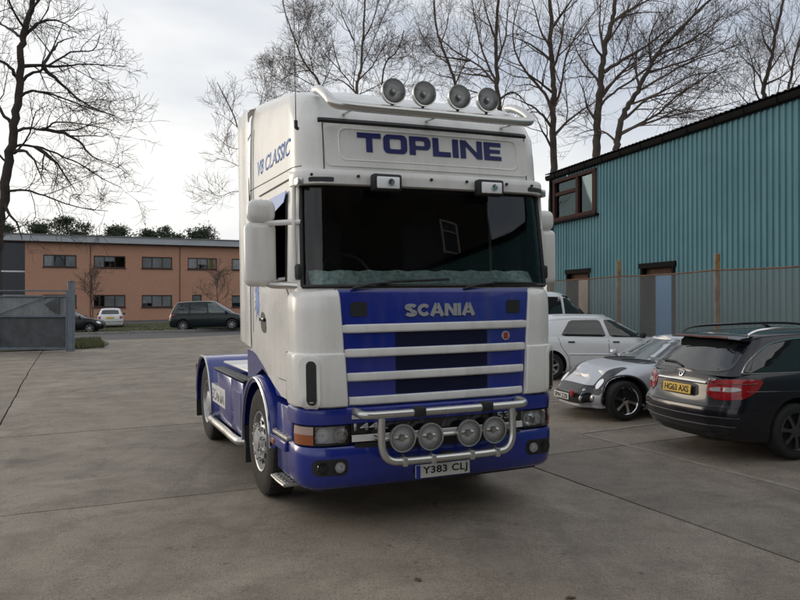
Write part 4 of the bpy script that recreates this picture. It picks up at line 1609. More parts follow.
    # side windows
    for s, ks in ((1, [RS + 1, RS + 2, RS + 3]), (-1, [LS + 2, LS + 3, LS + 4])):
        V = []
        rows = []
        for i in range(i_sw0, i_sw1 + 1):
            rows.append([Vector(rings[i][k]) - Vector((s * 0.012, 0, 0)) for k in ks])
        if s < 0:      # wound right down
            rows = [[p + Vector((0, 0, -0.0)) for p in rows[0]], [p + Vector((0, 0, 0.03)) for p in rows[0]]]
        w = MB().rings(rows, closed=False).build('side_window', 'window_glass', tk, fix=False)
        ed = [rings[i_sw0][k] for k in ks] + [rings[i][ks[-1]] for i in range(i_sw0 + 1, i_sw1 + 1)] + [rings[i_sw1][k] for k in reversed(ks[:-1])] + [rings[i][ks[0]] for i in range(i_sw1 - 1, i_sw0 - 1, -1)]
        MB().tube([Vector(p) for p in ed], 0.016, 6).build('seal', 'black_plastic', w)
        # smoked wind deflector along the top of the window
        MB().prism([(0.60, 2.90), (1.22, 2.90), (1.22, 2.72), (0.95, 2.75), (0.62, 2.80)], lambda a, b, t: (s * (1.215 + 0.02 * (b < 2.85) + t), a, b), 0.006).build('wind_deflector', 'blue_splash' if s < 0 else 'black_gloss', w)
    # doors: proud lower panel over a dark shut line
    for s in (-1, 1):
        ex, ey = ((0, -1, 0) if s < 0 else (0, 1, 0)), FZ
        sg = -1 if s < 0 else 1
        poly = [(sg * 0.56, 2.075), (sg * 0.56, 1.24), (sg * 1.0, 1.24), (sg * 1.30, 1.36), (sg * 1.66, 1.62), (sg * 1.66, 2.075)]
        poly = chaikin(poly, 1, k=0.1)
        gp_ = [(a * 1.0 + (0.009 if a > sum(q[0] for q in poly) / len(poly) else -0.009), b + (0.009 if b > 1.65 else -0.009)) for a, b in poly]
        decal('door_gap', fb, gp_, (0, 0, 0), ex, ey, 'black_plastic', tk, off=0.002, thick=0.002)
        d = decal('door', fb, poly, (0, 0, 0), ex, ey, 'white_paint', tk, off=0.007, thick=0.006)
        hp = [(sg * 1.62, 1.82), (sg * 1.50, 1.84), (sg * 1.40, 1.78), (sg * 1.36, 1.62), (sg * 1.60, 1.64)]
        h = decal('door_handle', fb, chaikin(hp, 2), (0, 0, 0), ex, ey, 'black_plastic', d, off=0.010, thick=0.004)
        MB().rbox((s * 1.245, 1.50, 1.76), (0.018, 0.17, 0.035), 0.008, 2).build('grab', 'black_gloss', d)
        seam('door_seam', fb, [(sg * 1.66, 2.09), (sg * 1.66, 2.96)], (0, 0, 0), ex, ey, 'black_plastic', tk, 0.005)
        # drip rail and roof joint
        seam('drip_rail', fb, [(sg * 0.30, 2.985), (sg * 0.62, 2.992), (sg * 1.70, 2.992)], (0, 0, 0), ex, ey, 'black_plastic', tk, 0.008, off=0.004)
        seam('roof_joint', fb, [(sg * 0.34, 3.075), (sg * 1.0, 3.085), (sg * 2.2, 3.11)], (0, 0, 0), ex, ey, 'interior_grey', tk, 0.005)
        for vv in (2.0,):
            seam('panel_seam', fb, [(sg * vv, 1.62), (sg * vv, 3.72)], (0, 0, 0), ex, ey, 'interior_grey', tk, 0.004)
    # paint splash and script on the driver's side
    r_ = random.Random(4)
    pts = []
    for k in range(40):
        a = 2 * pi * k / 40
        rr_ = (0.16 if k % 2 else 0.07) * r_.uniform(0.6, 1.25)
        pts.append((-1.78 + cos(a) * rr_ * 0.9, 1.96 + sin(a) * rr_ * 1.5))
    decal('paint_splash', fb, pts, (0, 0, 0), (0, -1, 0), FZ, 'blue_splash', tk, off=0.003, rings=3, thick=0.002)
    m = frame_mat((-1.1985, 1.15, 3.275), (0, -1, 0.0), (0, 0, 1))
    text_part('side_lettering', 'V8 CLASSIC', 1.28, 0.145, 'blue_splash', tk, m, bold=0.012, extrude=0.002, shear=0.25)
    for u in (-0.985, 1.0):
        seam('panel_gap', fb, [(u, 3.045), (u, 3.44)], (0, 0, 0), FX, FZ, 'interior_grey', tk, 0.006)
    # ---------------- cab side extenders (air fairings), gently fluted
    for s in (-1, 1):
        rows = []
        for k in range(13):
            v = 2.12 + 0.68 * k / 12
            u = s * (1.224 + 0.005 * sin(k / 12 * pi * 3.0) - 0.03 * (k / 12) ** 3)
            zb_ = 1.46 + 0.05 * k / 12
            zt = 3.96 + 0.08 * k / 12 - 0.06 * (k / 12) ** 4
            row = [(u, v, zb_ + (zt - zb_) * j / 10) for j in range(10)] + [(u, v, zt - 0.04), (u - s * 0.03, v, zt), (u - s * 0.10, v, zt + 0.02), (u - s * 0.13, v, zt)]
            rows.append(row)
        MB().rings(rows, closed=False).build('side_fairing', 'white_paint', tk, smooth=50)
    rf = MB()
    prof = [(1.20, 3.90), (1.45, 4.02), (1.75, 4.13), (2.05, 4.21), (2.35, 4.24), (2.62, 4.21), (2.72, 4.10)]
    rows = []
    for v, z in prof:
        k = 0.82
        row = []
        for j in range(17):
            a = -1 + 2 * j / 16
            zz = 3.84 + (z - 3.84) * (1 - abs(a) ** 6)
            row.append((a * k * (0.9 + 0.1 * (v - 1.2)), v, zz))
        rows.append(row)
    rf.rings(rows, closed=False)
    rf.build('roof_deflector', 'white_paint', tk, smooth=50)
    # ---------------- visor band, roof sign panel
    def front_path(w, vf, r, vend, bow=0.035, nf=16, na=6):
        P = []
        P.append((-w, vend))
        yb = vf + bow
        for k in range(na + 1):
            a = radians(90 - 90 * k / na)
            P.append((-(w - r) - r * sin(a), yb + r * (1 - cos(a))))
        for k in range(1, nf):
            u = -(w - r) + 2 * (w - r) * k / nf
            P.append((u, vf + bow * (u / (w - r)) ** 2))
        for k in range(na + 1):
            a = radians(90 * k / na)
            P.append(((w - r) + r * sin(a), yb + r * (1 - cos(a))))
        P.append((w, vend))
        return P
    def band(path, zs_in, name, m, parent, th=0.03, lean=0.0):
        """strip following a plan path; zs_in: list of (z, outward offset)"""
        cx = sum(p[0] for p in path) / len(path)
        rows = []
        for z, off in zs_in:
            row = []
            for i, (u, v) in enumerate(path):
                a = Vector(path[max(i - 1, 0)])
                b = Vector(path[min(i + 1, len(path) - 1)])
                t = (b - a).normalized()
                nrm = Vector((t.y, -t.x))
                row.append((u + nrm.x * off, v + nrm.y * off, z))
            rows.append(row)
        return MB().rings(rows, closed=False).build(name, m, parent, smooth=35)
    vp = front_path(1.222, 0.135, 0.26, 0.42)
    vb = band(vp, [(2.905, -0.05), (2.905, 0.0), (2.912, 0.012), (2.97, 0.016), (3.015, 0.012), (3.03, 0.0), (3.034, -0.06)], 'visor_band', 'white_trim', tk)
    vbb = bvh_of(vb)
    for u, nm in ((-0.488, 'work_lamp'), (0.508, 'work_lamp')):
        f = MB().rbox((u, 0.085, 2.925), (0.265, 0.09, 0.145), 0.02, 2).build('visor_lamp', 'black_plastic', tk)
        MB().rbox((u, 0.036, 2.922), (0.205, 0.02, 0.10), 0.012, 2).build('reflector', 'lamp_reflector', f)
        MB().lathe([(0.03, 0.022), (0.028, 0.012), (1e-4, 0.010)], (u + 0.02, 0, 2.925), 'y', 12).build('bulb_shield', 'chrome', f)
    for u in (-1.03, 1.06):
        decal('marker_light', vbb, rrect(0.20, 0.038, 0.012, 3, u, 2.945), (0, 0, 0), FX, FZ, 'interior_grey', tk, off=0.004, thick=0.008)
    for u in (-1.12, -0.72, -0.05, 0.30, 0.72, 1.0):
        MB().lathe([(0.013, 0.125), (0.012, 0.110), (1e-4, 0.108)], (u, 0.035 * (u / 0.96) ** 2 - 0.006, 2.978), 'y', 10).build('rivet', 'black_plastic', vb)
    sp = decal('sign_panel', fb, rrect(1.98, 0.345, 0.05, 5, 0.02, 3.245), (0, 0, 0), FX, FZ, 'white_paint', tk, off=0.014, thick=0.016, rings=5)
    seam('panel_edge', fb, [(a, b) for a, b in rrect(1.74, 0.27, 0.06, 5, 0.02, 3.262)] + [rrect(1.74, 0.27, 0.06, 5, 0.02, 3.262)[0]], (0, 0, 0), FX, FZ, 'white_paint', tk, 0.010, off=0.012)
    # TOPLINE in wide square letters, each a part of the sign panel
    spb = bvh_of(sp)
    H = 0.166
    TS, TH = 0.058, 0.044
    def rect(x0, x1, z0, z1):
        return [(x0, z0), (x1, z0), (x1, z1), (x0, z1)]
    glyph = {
        'T': (0.215, [rect(0, .215, H - TH, H), rect(.0795, .1355, 0, H - TH)]),
        'O': (0.222, None), 'P': (0.205, None),
        'L': (0.175, [rect(0, TS, 0, H), rect(TS, .175, 0, TH)]),
        'I': (0.058, [rect(0, .058, 0, H)]),
        'N': (0.225, [rect(0, TS - .004, 0, H), rect(.225 - TS + .004, .225, 0, H), [(TS - .004, H), (TS - .004, H - .052), (.225 - TS + .004, 0), (.225 - TS + .004, .052)]]),
        'E': (0.180, [rect(0, TS, 0, H), rect(TS, .18, 0, TH - .006), rect(TS, .17, H / 2 - .017, H / 2 + .017), rect(TS, .18, H - TH + .006, H)]),
    }
    def rr2(x0, x1, z0, z1, r):
        return rrect(x1 - x0, z1 - z0, r, 4, (x0 + x1) / 2, (z0 + z1) / 2)
    x = -0.69
    z0 = 3.206
    def on_panel(mb, poly, ox):
        def fn(a, b, t):
            p = Vector((ox + a, 0, z0 + b))
            h, nr, _, _ = spb.ray_cast(Vector((p.x, -2, p.z)), Vector((0, 1, 0)), 4)
            return (p.x, (h.y if h else 0.22) - 0.002 - t, p.z)
        mb.prism(poly, fn, 0.006)
    for ch in 'TOPLINE':
        w, polys = glyph[ch]
        mb = MB()
        if polys:
            for p in polys:
                on_panel(mb, p, x)
        else:
            outer = rr2(0, w, 0 if ch == 'O' else 0.048, H, 0.045)
            inner = rr2(TS, w - TS, 0.038 if ch == 'O' else 0.048 + 0.034, H - 0.038, 0.014)
            nn = len(outer)
            for i in range(nn):
                j = (i + 1) % nn
                on_panel(mb, [outer[i], outer[j], inner[j], inner[i]], x)
            if ch == 'P':
                on_panel(mb, rect(0, TS, 0, 0.06), x)
                on_panel(mb, rect(0, TS, 0.05, H - 0.001), x)
        mb.build('letter', 'blue_letter', sp, smooth=0)
        x += w + 0.022
    # black bead painting in the gap and the lamp bar's shadow under the roof lip
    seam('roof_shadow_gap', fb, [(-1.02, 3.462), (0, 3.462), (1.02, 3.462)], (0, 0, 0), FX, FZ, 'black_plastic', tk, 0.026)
    # ---------------- roof lamp bar
    bar = smooth_path([(-0.965, 0.50, 3.775), (-0.97, 0.36, 3.735), (-0.97, 0.18, 3.64), (-0.94, 0.08, 3.56), (-0.80, 0.035, 3.535), (-0.4, 0.02, 3.53), (0, 0.015, 3.53), (0.4, 0.02, 3.53), (0.80, 0.035, 3.535), (0.94, 0.08, 3.56), (0.97, 0.18, 3.64), (0.97, 0.36, 3.735), (0.965, 0.50, 3.775)], 6)
    lb = MB().tube(bar, 0.040, 12).build('roof_lamp_bar', 'steel_tube', tk)
    for u in (-0.78, 0.0, 0.78):
        MB().tube([(u, 0.05, 3.53), (u, 0.20, 3.53), (u, 0.36, 3.54)], 0.012, 6).build('bar_bracket', 'steel_tube', lb)
    for u, z in ((-0.444, 3.683), (-0.16, 3.688), (0.175, 3.69), (0.46, 3.692)):
        lamp('roof_lamp', (u, 0.0, z), 0.110, tk, foot=(u, 0.03, 3.555))
    MB().tube([(-1.215, 0.22, 3.36), (-1.235, 0.20, 3.36), (-1.235, 0.20, 3.42)], 0.016, 8).build('aerial_base', 'black_plastic', tk)
    MB().tube([(-1.235, 0.20, 3.38), (-1.235, 0.20, 3.46), (-1.24, 0.20, 4.40)], [0.006, 0.004, 0.003], 6).build('aerial', 'black_plastic', tk)
    # ---------------- front panel, bars, badge
    gp2 = []
    for z, hw, v in ((0.985, 0.87, 0.10), (1.10, 0.885, 0.095), (1.5, 0.915, 0.088), (1.99, 0.945, 0.084), (2.03, 0.95, 0.10)):
        gp2.append([(hw * (-1 + 2 * k / 16), v + 0.025 * (-1 + 2 * k / 16) ** 2, z) for k in range(17)])
    fpn = MB().rings(gp2, closed=False).build('front_panel', 'blue_paint', tk, smooth=40)
    fpb = bvh_of(fpn)
    for z, hw in ((1.70, 0.895), (1.497, 0.872), (1.297, 0.853), (1.097, 0.837)):
        rows = []
        for k in range(17):
            f = -1 + 2 * k / 16
            u = hw * f
            v = 0.060 + 0.025 * f * f + (0.02 if k in (0, 16) else 0)
            rows.append([(u, v + dv, z + dz) for dv, dz in ((0.045, 0.034), (0.012, 0.036), (0.0, 0.026), (-0.004, 0.0), (0.0, -0.026), (0.012, -0.036), (0.045, -0.034))])
        MB().rings(rows, closed=True, cap0=True, cap1=True).build('grille_bar', 'white_trim', tk, smooth=40)
    m = frame_mat((0.01, 0.084, 1.846), FX, FZ)
# heavy grotesque badge letters
    def stroke(mb, pts, th, fn):
        P = [Vector(p) for p in pts]
        Ls, Rs = [], []
        for q in range(len(P)):
            d = (P[min(q + 1, len(P) - 1)] - P[max(q - 1, 0)]).normalized()
            nn_ = Vector((-d.y, d.x)) * th / 2
            Ls.append(P[q] + nn_)
            Rs.append(P[q] - nn_)
        for q in range(len(P) - 1):
            mb.prism([tuple(Ls[q]), tuple(Rs[q]), tuple(Rs[q + 1]), tuple(Ls[q + 1])], fn, 0.008)
    def arc(cx, cy, rx, ry, a0, a1, k=14):
        return [(cx + rx * cos(radians(a0 + (a1 - a0) * q / k)), cy + ry * sin(radians(a0 + (a1 - a0) * q / k))) for q in range(k + 1)]
    HB = 0.108
    xb = -0.345
    for ch, wd in (('S', 0.115), ('C', 0.110), ('A', 0.138), ('N', 0.118), ('I', 0.034), ('A', 0.135)):
        mb = MB()
        fn = lambda a, b, t: (m @ Vector((xb + a, b - HB / 2, t)))[:]
        th = 0.031
        if ch == 'S':
            top_ = arc(wd / 2, HB * 0.735, wd / 2 - th / 2, HB * 0.265 - th / 2 + 0.002, 15, 255, 14)
            bot_ = arc(wd / 2, HB * 0.265, wd / 2 - th / 2, HB * 0.265 - th / 2 + 0.002, 75, -165, 14)
            stroke(mb, top_ + bot_, th, fn)
        elif ch == 'C':
            stroke(mb, arc(0.061, HB / 2, 0.061 - th / 2, HB / 2 - th / 2, 38, 322, 20), th, fn)
        elif ch == 'A':
            stroke(mb, [(0.017, 0), (wd / 2 - 0.003, HB)], 0.035, fn)
            stroke(mb, [(wd - 0.017, 0), (wd / 2 + 0.003, HB)], 0.035, fn)
            mb.prism(rect(0.035, wd - 0.035, 0.022, 0.043), fn, 0.0075)
        elif ch == 'N':
            mb.prism(rect(0, 0.033, 0, HB), fn, 0.008)
            mb.prism(rect(wd - 0.033, wd, 0, HB), fn, 0.008)
            mb.prism([(0.0, HB - 0.001), (0.038, HB - 0.001), (wd, 0.001), (wd - 0.038, 0.001)], fn, 0.0075)
        else:
            mb.prism(rect(0, wd, 0, HB), fn, 0.008)
        mb.build('badge_letter', 'grey_letter', tk, smooth=0)
        xb += wd + 0.006
    # dark mesh in the middle of each slot between the bars
    for z0_, z1_ in ((1.538, 1.660), (1.338, 1.458), (1.138, 1.258)):
        decal('grille_mesh', fpb, rrect(0.89, z1_ - z0_, 0.012, 3, 0.025, (z0_ + z1_) / 2), (0, 0, 0), FX, FZ, 'grille_dark', tk, off=0.003, thick=0.004)
    for u in (-0.745, 0.748):
        pl = decal('air_grille', fpb, rrect(0.145, 0.12, 0.02, 4, u, 1.862), (0, 0, 0), FX, FZ, 'black_plastic', tk, off=0.004, thick=0.006)
    rb = decal('round_badge', fpb, [(0.662 + 0.042 * cos(k * pi / 10), 1.60 + 0.042 * sin(k * pi / 10)) for k in range(20)], (0, 0, 0), FX, FZ, 'grey_letter', tk, off=0.012, thick=0.01)
    decal('emblem', fpb, [(0.662 + 0.028 * cos(k * pi / 6) * (1 if k % 3 else 0.6), 1.60 + 0.03 * sin(k * pi / 6)) for k in range(12)], (0, 0, 0), FX, FZ, 'red_badge', rb, off=0.016, thick=0.003)
    # ---------------- wrap-round corner panels
    for s in (-1, 1):
        rows = []
        for z, inner, bulge in ((1.052, 0.855, -0.015), (1.066, 0.855, 0.012), (1.10, 0.857, 0.022), (1.3, 0.868, 0.026), (1.46, 0.877, 0.026), (1.492, 0.879, 0.022), (1.505, 0.880, 0.002), (1.6, 0.885, 0.004), (1.85, 0.902, 0.006), (1.96, 0.909, 0.002), (2.005, 0.913, -0.012), (2.028, 0.916, -0.034), (2.037, 0.918, -0.07)):
            row = []
            w = 1.243 + bulge
            r0 = 0.27
            vf = 0.088 - bulge
            P = [(inner, vf + 0.05), (inner, vf + 0.012), (inner + 0.012, vf)]
            for k in range(11):
                a = radians(90 * k / 10)
                P.append((w - r0 + r0 * sin(a), vf + 0.004 + r0 * (1 - cos(a))))
            P += [(w, 0.42), (w, 0.50), (w - 0.03, 0.51)]
            rows.append([(s * a, b, z) for a, b in P])
        cp_ = MB().rings(rows, closed=False).build('corner_panel', 'white_paint', tk, smooth=40)
        cb = bvh_of(cp_)
        ex = (0.82, -0.57 * s, 0) if s > 0 else (0.82, 0.57 * -s * -1, 0)
        ex = Vector((0.80, 0.60 * s, 0))
        o_ = Vector((s * 1.150, 0.16, 0))
        # raised lip and dark slot
        decal('vent_lip', cb, rrect(0.185, 0.43, 0.07, 6, 0, 1.265), o_, ex, FZ, 'white_paint', cp_, off=0.010, thick=0.012, reach=0.5)
        decal('vent_slot', cb, rrect(0.085, 0.36, 0.040, 6, 0.02 * -s, 1.265), o_, ex, FZ, 'black_plastic', cp_, off=0.0125, thick=0.003, reach=0.5)
        MB().rbox((s * 1.247, 0.525, 1.295), (0.022, 0.05, 0.42), 0.01, 2).build('rubber_strip', 'black_plastic', cp_)
    # ---------------- bumper with lamps
    def open_band(name, prof, m, parent, vend=0.60, w=1.25, vf=0.055, r=0.26):
        return band(front_path(w, vf, r, vend, bow=0.04), prof, name, m, parent)
    lo = open_band('bumper', [(0.36, -0.12), (0.375, -0.06), (0.41, -0.025), (0.50, -0.004), (0.64, 0.0), (0.70, -0.004), (0.725, -0.018), (0.735, -0.05), (0.735, -0.11)], 'blue_paint', tk, 0.56)
    lob = bvh_of(lo)
    up = open_band('bumper_top', [(0.905, -0.10), (0.905, -0.02), (0.915, -0.006), (0.98, 0.0), (1.03, -0.006), (1.045, -0.02), (1.05, -0.10)], 'blue_paint', tk, 0.56)
    open_band('bumper_core', [(0.34, -0.14), (1.06, -0.14)], 'black_plastic', tk, 0.60)
    # centre strips with model numbers
    def strip(name, z0_, z1_, m, off, hw=0.825):
        rows = []
        for z, o_ in ((z0_, off + 0.02), (z0_ + 0.006, off), (z1_ - 0.006, off), (z1_, off + 0.02)):
            rows.append([(hw * (-1 + 2 * k / 12), 0.055 + o_ + 0.04 * (-1 + 2 * k / 12) ** 2, z) for k in range(13)])
        return MB().rings(rows, closed=False).build(name, m, tk, smooth=30)
    strip('trim_strip', 0.945, 0.992, 'white_trim', -0.012)
    strip('number_strip', 0.818, 0.945, 'black_gloss', 0.012)
    strip('trim_strip', 0.755, 0.815, 'white_trim', -0.006)
    strip('lower_grille', 0.672, 0.752, 'black_plastic', -0.003, 0.80)
    text_part('model_lettering', '144L', 0.30, 0.062, 'grey_letter', tk, frame_mat((-0.655, 0.083, 0.882), (1, -0.06, 0), FZ), bold=0.02)
    text_part('model_lettering', '530', 0.22, 0.062, 'grey_letter', tk, frame_mat((0.66, 0.083, 0.882), (1, 0.06, 0), FZ), bold=0.02)
    for s in (-1, 1):
        hp_ = [(a, b) for a, b in front_path(1.25, 0.055, 0.26, 0.50, bow=0.04, na=10) if (a * s > 0.80)]
        if s < 0:
            hp_ = [p for p in hp_]
        inner = [(s * 0.835, 0.095)]
        pts = (hp_ + inner) if s < 0 else (inner + hp_)
        lens_pts = [p for p in pts if p[1] < 0.42]
        def strip_band(path, prof, name, m, parent):
            return band(path, prof, name, m, parent)
        main = [p for p in lens_pts if abs(p[0]) < 1.16]
        ind = [p for p in lens_pts if abs(p[0]) > 1.135]
        hl = band(lens_pts, [(0.742, -0.085), (0.742, -0.012), (0.748, -0.012), (0.748, -0.080), (0.898, -0.080), (0.898, -0.012), (0.904, -0.012), (0.904, -0.085)], 'headlamp', 'black_plastic', tk)
        band(main, [(0.75, -0.076), (0.896, -0.076)], 'reflector', 'lamp_reflector', hl)
        for q, (uu, rr_) in enumerate(((0.915, 0.066), (1.06, 0.066))):
            MB().lathe([(rr_, 0.085), (rr_ * 0.9, 0.115), (rr_ * 0.5, 0.145), (1e-4, 0.15)], (s * uu, 0.03 + 0.05 * q, 0.823), 'y', 20).build('bowl', 'chrome', hl)
            MB().lathe([(0.018, 0.10), (0.015, 0.07), (1e-4, 0.068)], (s * uu, 0.05 + 0.05 * q, 0.823), 'y', 10).build('bulb', 'lamp_reflector', hl)
        band(main, [(0.748, -0.006), (0.898, -0.006)], 'lens', 'lens_glass', hl)
        band(ind, [(0.748, -0.008), (0.83, -0.003), (0.831, -0.004)], 'indicator', 'orange_lens', hl)
        band(ind, [(0.832, -0.003), (0.898, -0.008)], 'side_lens', 'side_lens', hl)
        fo = decal('fog_lamp', lob, rrect(0.29, 0.135, 0.045, 5, s * 1.005, 0.563), (0, 0, 0), FX, FZ, 'black_plastic', tk, off=0.004, thick=0.006)
        for q, uu in enumerate((0.935, 1.075)):
            rr_ = 0.046
            vv = 0.088 if q == 0 else 0.11
            MB().lathe([(rr_, vv - 0.012), (rr_ * .8, vv - 0.006), (rr_ * 0.4, vv), (1e-4, vv)], (s * uu, 0.0, 0.563), 'y', 18).build('reflector', 'lamp_reflector' if q == 0 else 'interior_grey', fo)
            MB().lathe([(rr_ * 1.05, vv - 0.005), (rr_, vv - 0.016), (1e-4, vv - 0.022)], (s * uu, 0.0, 0.563), 'y', 18).build('lens', 'lens_glass', fo)
    # number plate
    pl = MB().rbox((-0.012, 0.040, 0.466), (0.522, 0.012, 0.113), 0.004, 1).build('number_plate', 'plate_white', tk)
    MB().box((-0.25, 0.0325, 0.466), (0.04, 0.003, 0.108)).build('country_band', 'gb_blue', pl)
    text_part('registration', 'Y383 CLJ', 0.43, 0.080, 'plate_black', pl, frame_mat((0.008, 0.0335, 0.466), FX, FZ), bold=0.02, spacing=1.08, extrude=0.002)
    # ---------------- bull bar with four lamps
    bb = thing_part = None
    loop = smooth_path([(-0.80, 0.07, 1.015), (-0.80, -0.03, 1.010), (-0.76, -0.09, 1.003), (-0.60, -0.10, 1.0), (0, -0.11, 1.0), (0.60, -0.10, 1.0), (0.72, -0.09, 1.003), (0.76, -0.03, 1.01), (0.76, 0.07, 1.015)], 6)
    bull = MB().tube(loop, 0.034, 12).build('bull_bar', 'steel_tube', tk)
    lower = smooth_path([(-0.625, -0.09, 1.0), (-0.632, -0.09, 0.85), (-0.622, -0.095, 0.70), (-0.56, -0.10, 0.62), (-0.42, -0.105, 0.602), (0, -0.11, 0.60), (0.40, -0.105, 0.602), (0.54, -0.10, 0.62), (0.60, -0.095, 0.70), (0.61, -0.09, 0.85), (0.603, -0.09, 1.0)], 6)
    MB().tube(lower, 0.033, 12).build('lower_hoop', 'steel_tube', bull)
    MB().tube([(-0.62, -0.03, 0.785), (0.62, -0.03, 0.785)], 0.022, 8).build('cross_bar', 'steel_tube', bull)
    for u in (-0.30, 0.34):
        MB().rbox((u, -0.108, 1.003), (0.11, 0.082, 0.082), 0.015, 2).build('clamp', 'black_plastic', bull)
    for u in (-0.44, -0.18, 0.185, 0.435):
        MB().rbox((u, -0.108, 0.601), (0.045, 0.078, 0.078), 0.01, 2).build('lamp_clamp', 'steel_tube', bull)
    MB().rbox((0.0, -0.05, 0.60), (0.12, 0.12, 0.07), 0.012, 2).build('mount', 'black_plastic', bull)
    for u in (-0.63, 0.61):
        MB().tube([(u, -0.09, 0.79), (u, 0.08, 0.79)], 0.02, 8).build('stay', 'steel_tube', bull)
    for u, z in ((-0.438, 0.789), (-0.182, 0.781), (0.184, 0.781), (0.434, 0.788)):
        lamp('bar_lamp', (u, -0.085, z), 0.118, tk, depth=0.09, foot=(u, -0.10, 0.62))
    # ---------------- wipers
    for (a, b, c) in (((-0.80, 0.09, 2.035), (-0.45, 0.085, 2.085), (0.10, 0.10, 2.11)), ((0.25, 0.085, 2.03), (0.55, 0.09, 2.075), (1.02, 0.13, 2.07))):
        w = MB().tube(smooth_path([a, ((a[0] + b[0]) / 2, a[1] - 0.02, (a[2] + b[2]) / 2 + 0.012), b], 4), [0.014, 0.014, 0.013, 0.012, 0.011, 0.010, 0.010, 0.009, 0.009], 6).build('wiper', 'black_plastic', tk)
        bl0 = Vector(a).lerp(Vector(c), 0.25)
        MB().tube([bl0 + Vector((0, 0.02, 0.012)), Vector(b) + Vector((0, 0.012, 0.006)), Vector(c)], 0.011, 5).build('blade', 'rubber', w)
    # ---------------- mirrors
    for s in (-1, 1):
        mu, mv = s * 1.445, 0.66
        h = MB().rbox((mu, mv, 2.345), (0.275, 0.16, 0.56), 0.065, 4).build('mirror', 'white_trim', tk)
        MB().box((mu, mv + 0.082, 2.345), (0.22, 0.006, 0.50)).build('mirror_glass', 'chrome', h)
        h2 = MB().rbox((mu + s * -0.01, mv - 0.01, 2.715), (0.245, 0.16, 0.205), 0.07, 4).build('wide_mirror', 'white_trim', tk)
        MB().box((mu - s * 0.01, mv + 0.072, 2.715), (0.19, 0.006, 0.15)).build('mirror_glass', 'chrome', h2)
        MB().rbox((mu + s * -0.02, mv, 2.622), (0.09, 0.07, 0.05), 0.01, 1).build('joint', 'black_plastic', h)
        MB().tube(smooth_path([(s * 1.17, 0.30, 2.60), (s * 1.24, 0.40, 2.605), (s * 1.36, 0.58, 2.61), (s * 1.43, 0.66, 2.62)], 4), 0.024, 8).build('mirror_arm', 'white_trim', h)
        MB().tube(smooth_path([(s * 1.18, 0.32, 2.06), (s * 1.25, 0.42, 2.07), (s * 1.36, 0.60, 2.08), (s * 1.41, 0.66, 2.12)], 4), 0.03, 8).build('lower_arm', 'steel_tube', h)
        MB().rbox((s * 1.195, 0.30, 2.93), (0.05, 0.12, 0.075), 0.015, 2).build('arm_mount', 'steel_tube', h)
        MB().rbox((s * 1.20, 0.30, 2.18), (0.06, 0.13, 0.13), 0.02, 2).build('lower_mount', 'black_plastic', h)
        # white grab pole beside the A-pillar
        MB().tube([(s * 1.225, 0.33, 2.12), (s * 1.225, 0.34, 2.5), (s * 1.215, 0.36, 2.90)], 0.018, 8).build('pillar_rail', 'white_trim', tk)
    # ---------------- cab inside
    di = MB()
    di.rbox((0, 0.55, 2.0), (2.2, 0.5, 0.16), 0.03, 2)
    dash = di.build('dashboard', 'interior_grey', tk)
    st = []
    for k in range(25):
        f = -1 + 2 * k / 24
        st.append([(1.10 * f, 0.185 + 0.09 * abs(f) ** 3, 2.03), (1.10 * f, 0.27 + 0.06 * abs(f) ** 3, 2.115 + 0.008 * sin(k * 1.7)), (1.10 * f, 0.36 + 0.03 * abs(f) ** 3, 2.195 + 0.008 * sin(k * 2.3)), (1.10 * f, 0.44, 2.19)])
    MB().rings(st, closed=False).build('reflection_band', 'reflection_teal', dash, smooth=0)  # pale sheet standing in for the reflection low in the windscreen
    sw = MB()
    for k in range(24):
        pass
    ringp = [(-0.58 + 0.235 * cos(2 * pi * k / 24), 0.86 + 0.10 * sin(2 * pi * k / 24), 2.17 + 0.20 * sin(2 * pi * k / 24)) for k in range(25)]
    sw.tube(ringp, 0.016, 6)
    sw.tube([(-0.80, 0.86, 2.17), (-0.36, 0.86, 2.17)], 0.014, 5)
    sw.build('steering_wheel', 'black_plastic', tk)
    for u in (-0.6, 0.6):
        b = MB().rbox((u, 1.45, 2.02), (0.52, 0.5, 0.18), 0.06, 3).build('seat', 'seat_fabric', tk)
        MB().rbox((u, 1.68, 2.40), (0.50, 0.16, 0.72), 0.06, 3).build('backrest', 'seat_fabric', b)
        MB().rbox((u, 1.68, 2.80), (0.28, 0.11, 0.18), 0.04, 3).build('headrest', 'seat_fabric', b)
    tr = MB()
    for k in range(7):
        tr.tube([(-1.10, 0.62 + 0.02 * k, 2.66), (-1.10 + 0.01 * (k % 2), 0.62 + 0.022 * k, 2.22 - 0.02 * (k % 3))], [0.006, 0.012], 5)
    tr.build('tassel', 'tassel', tk)
    # ---------------- steps
    for s in (-1, 1):
        st_ = MB().rbox((s * 1.08, 0.83, 0.70), (0.26, 0.52, 0.62), 0.02, 2)
        st_.build('step_well', 'blue_paint', tk)
        for z, vv, uu, ln in ((0.30, 0.97, 1.09, 0.46), (0.735, 0.86, 1.11, 0.56)):
            o = MB().rbox((s * uu, vv, z), (0.28, ln, 0.035), 0.010, 2).build('step', 'tread_plate', tk)
            stud = MB()
            for a in range(5):
                for b in range(9):
                    stud.box((s * (uu - 0.11 + a * 0.055), vv - ln * 0.43 + b * ln * 0.107, z + 0.020), (0.034, 0.010, 0.006), Matrix.Rotation(radians(45 if (a + b) % 2 else -45), 3, 'Z'))
            stud.build('tread_studs', 'alloy', o)['kind'] = 'stuff'
        MB().rbox((s * 1.262, 0.84, 0.675), (0.03, 0.58, 0.085), 0.01, 2).build('step_edge', 'blue_paint', tk)
        MB().rbox((s * 1.278, 0.98, 0.665), (0.012, 0.10, 0.05), 0.006, 2).build('side_marker', 'orange_lens', tk)
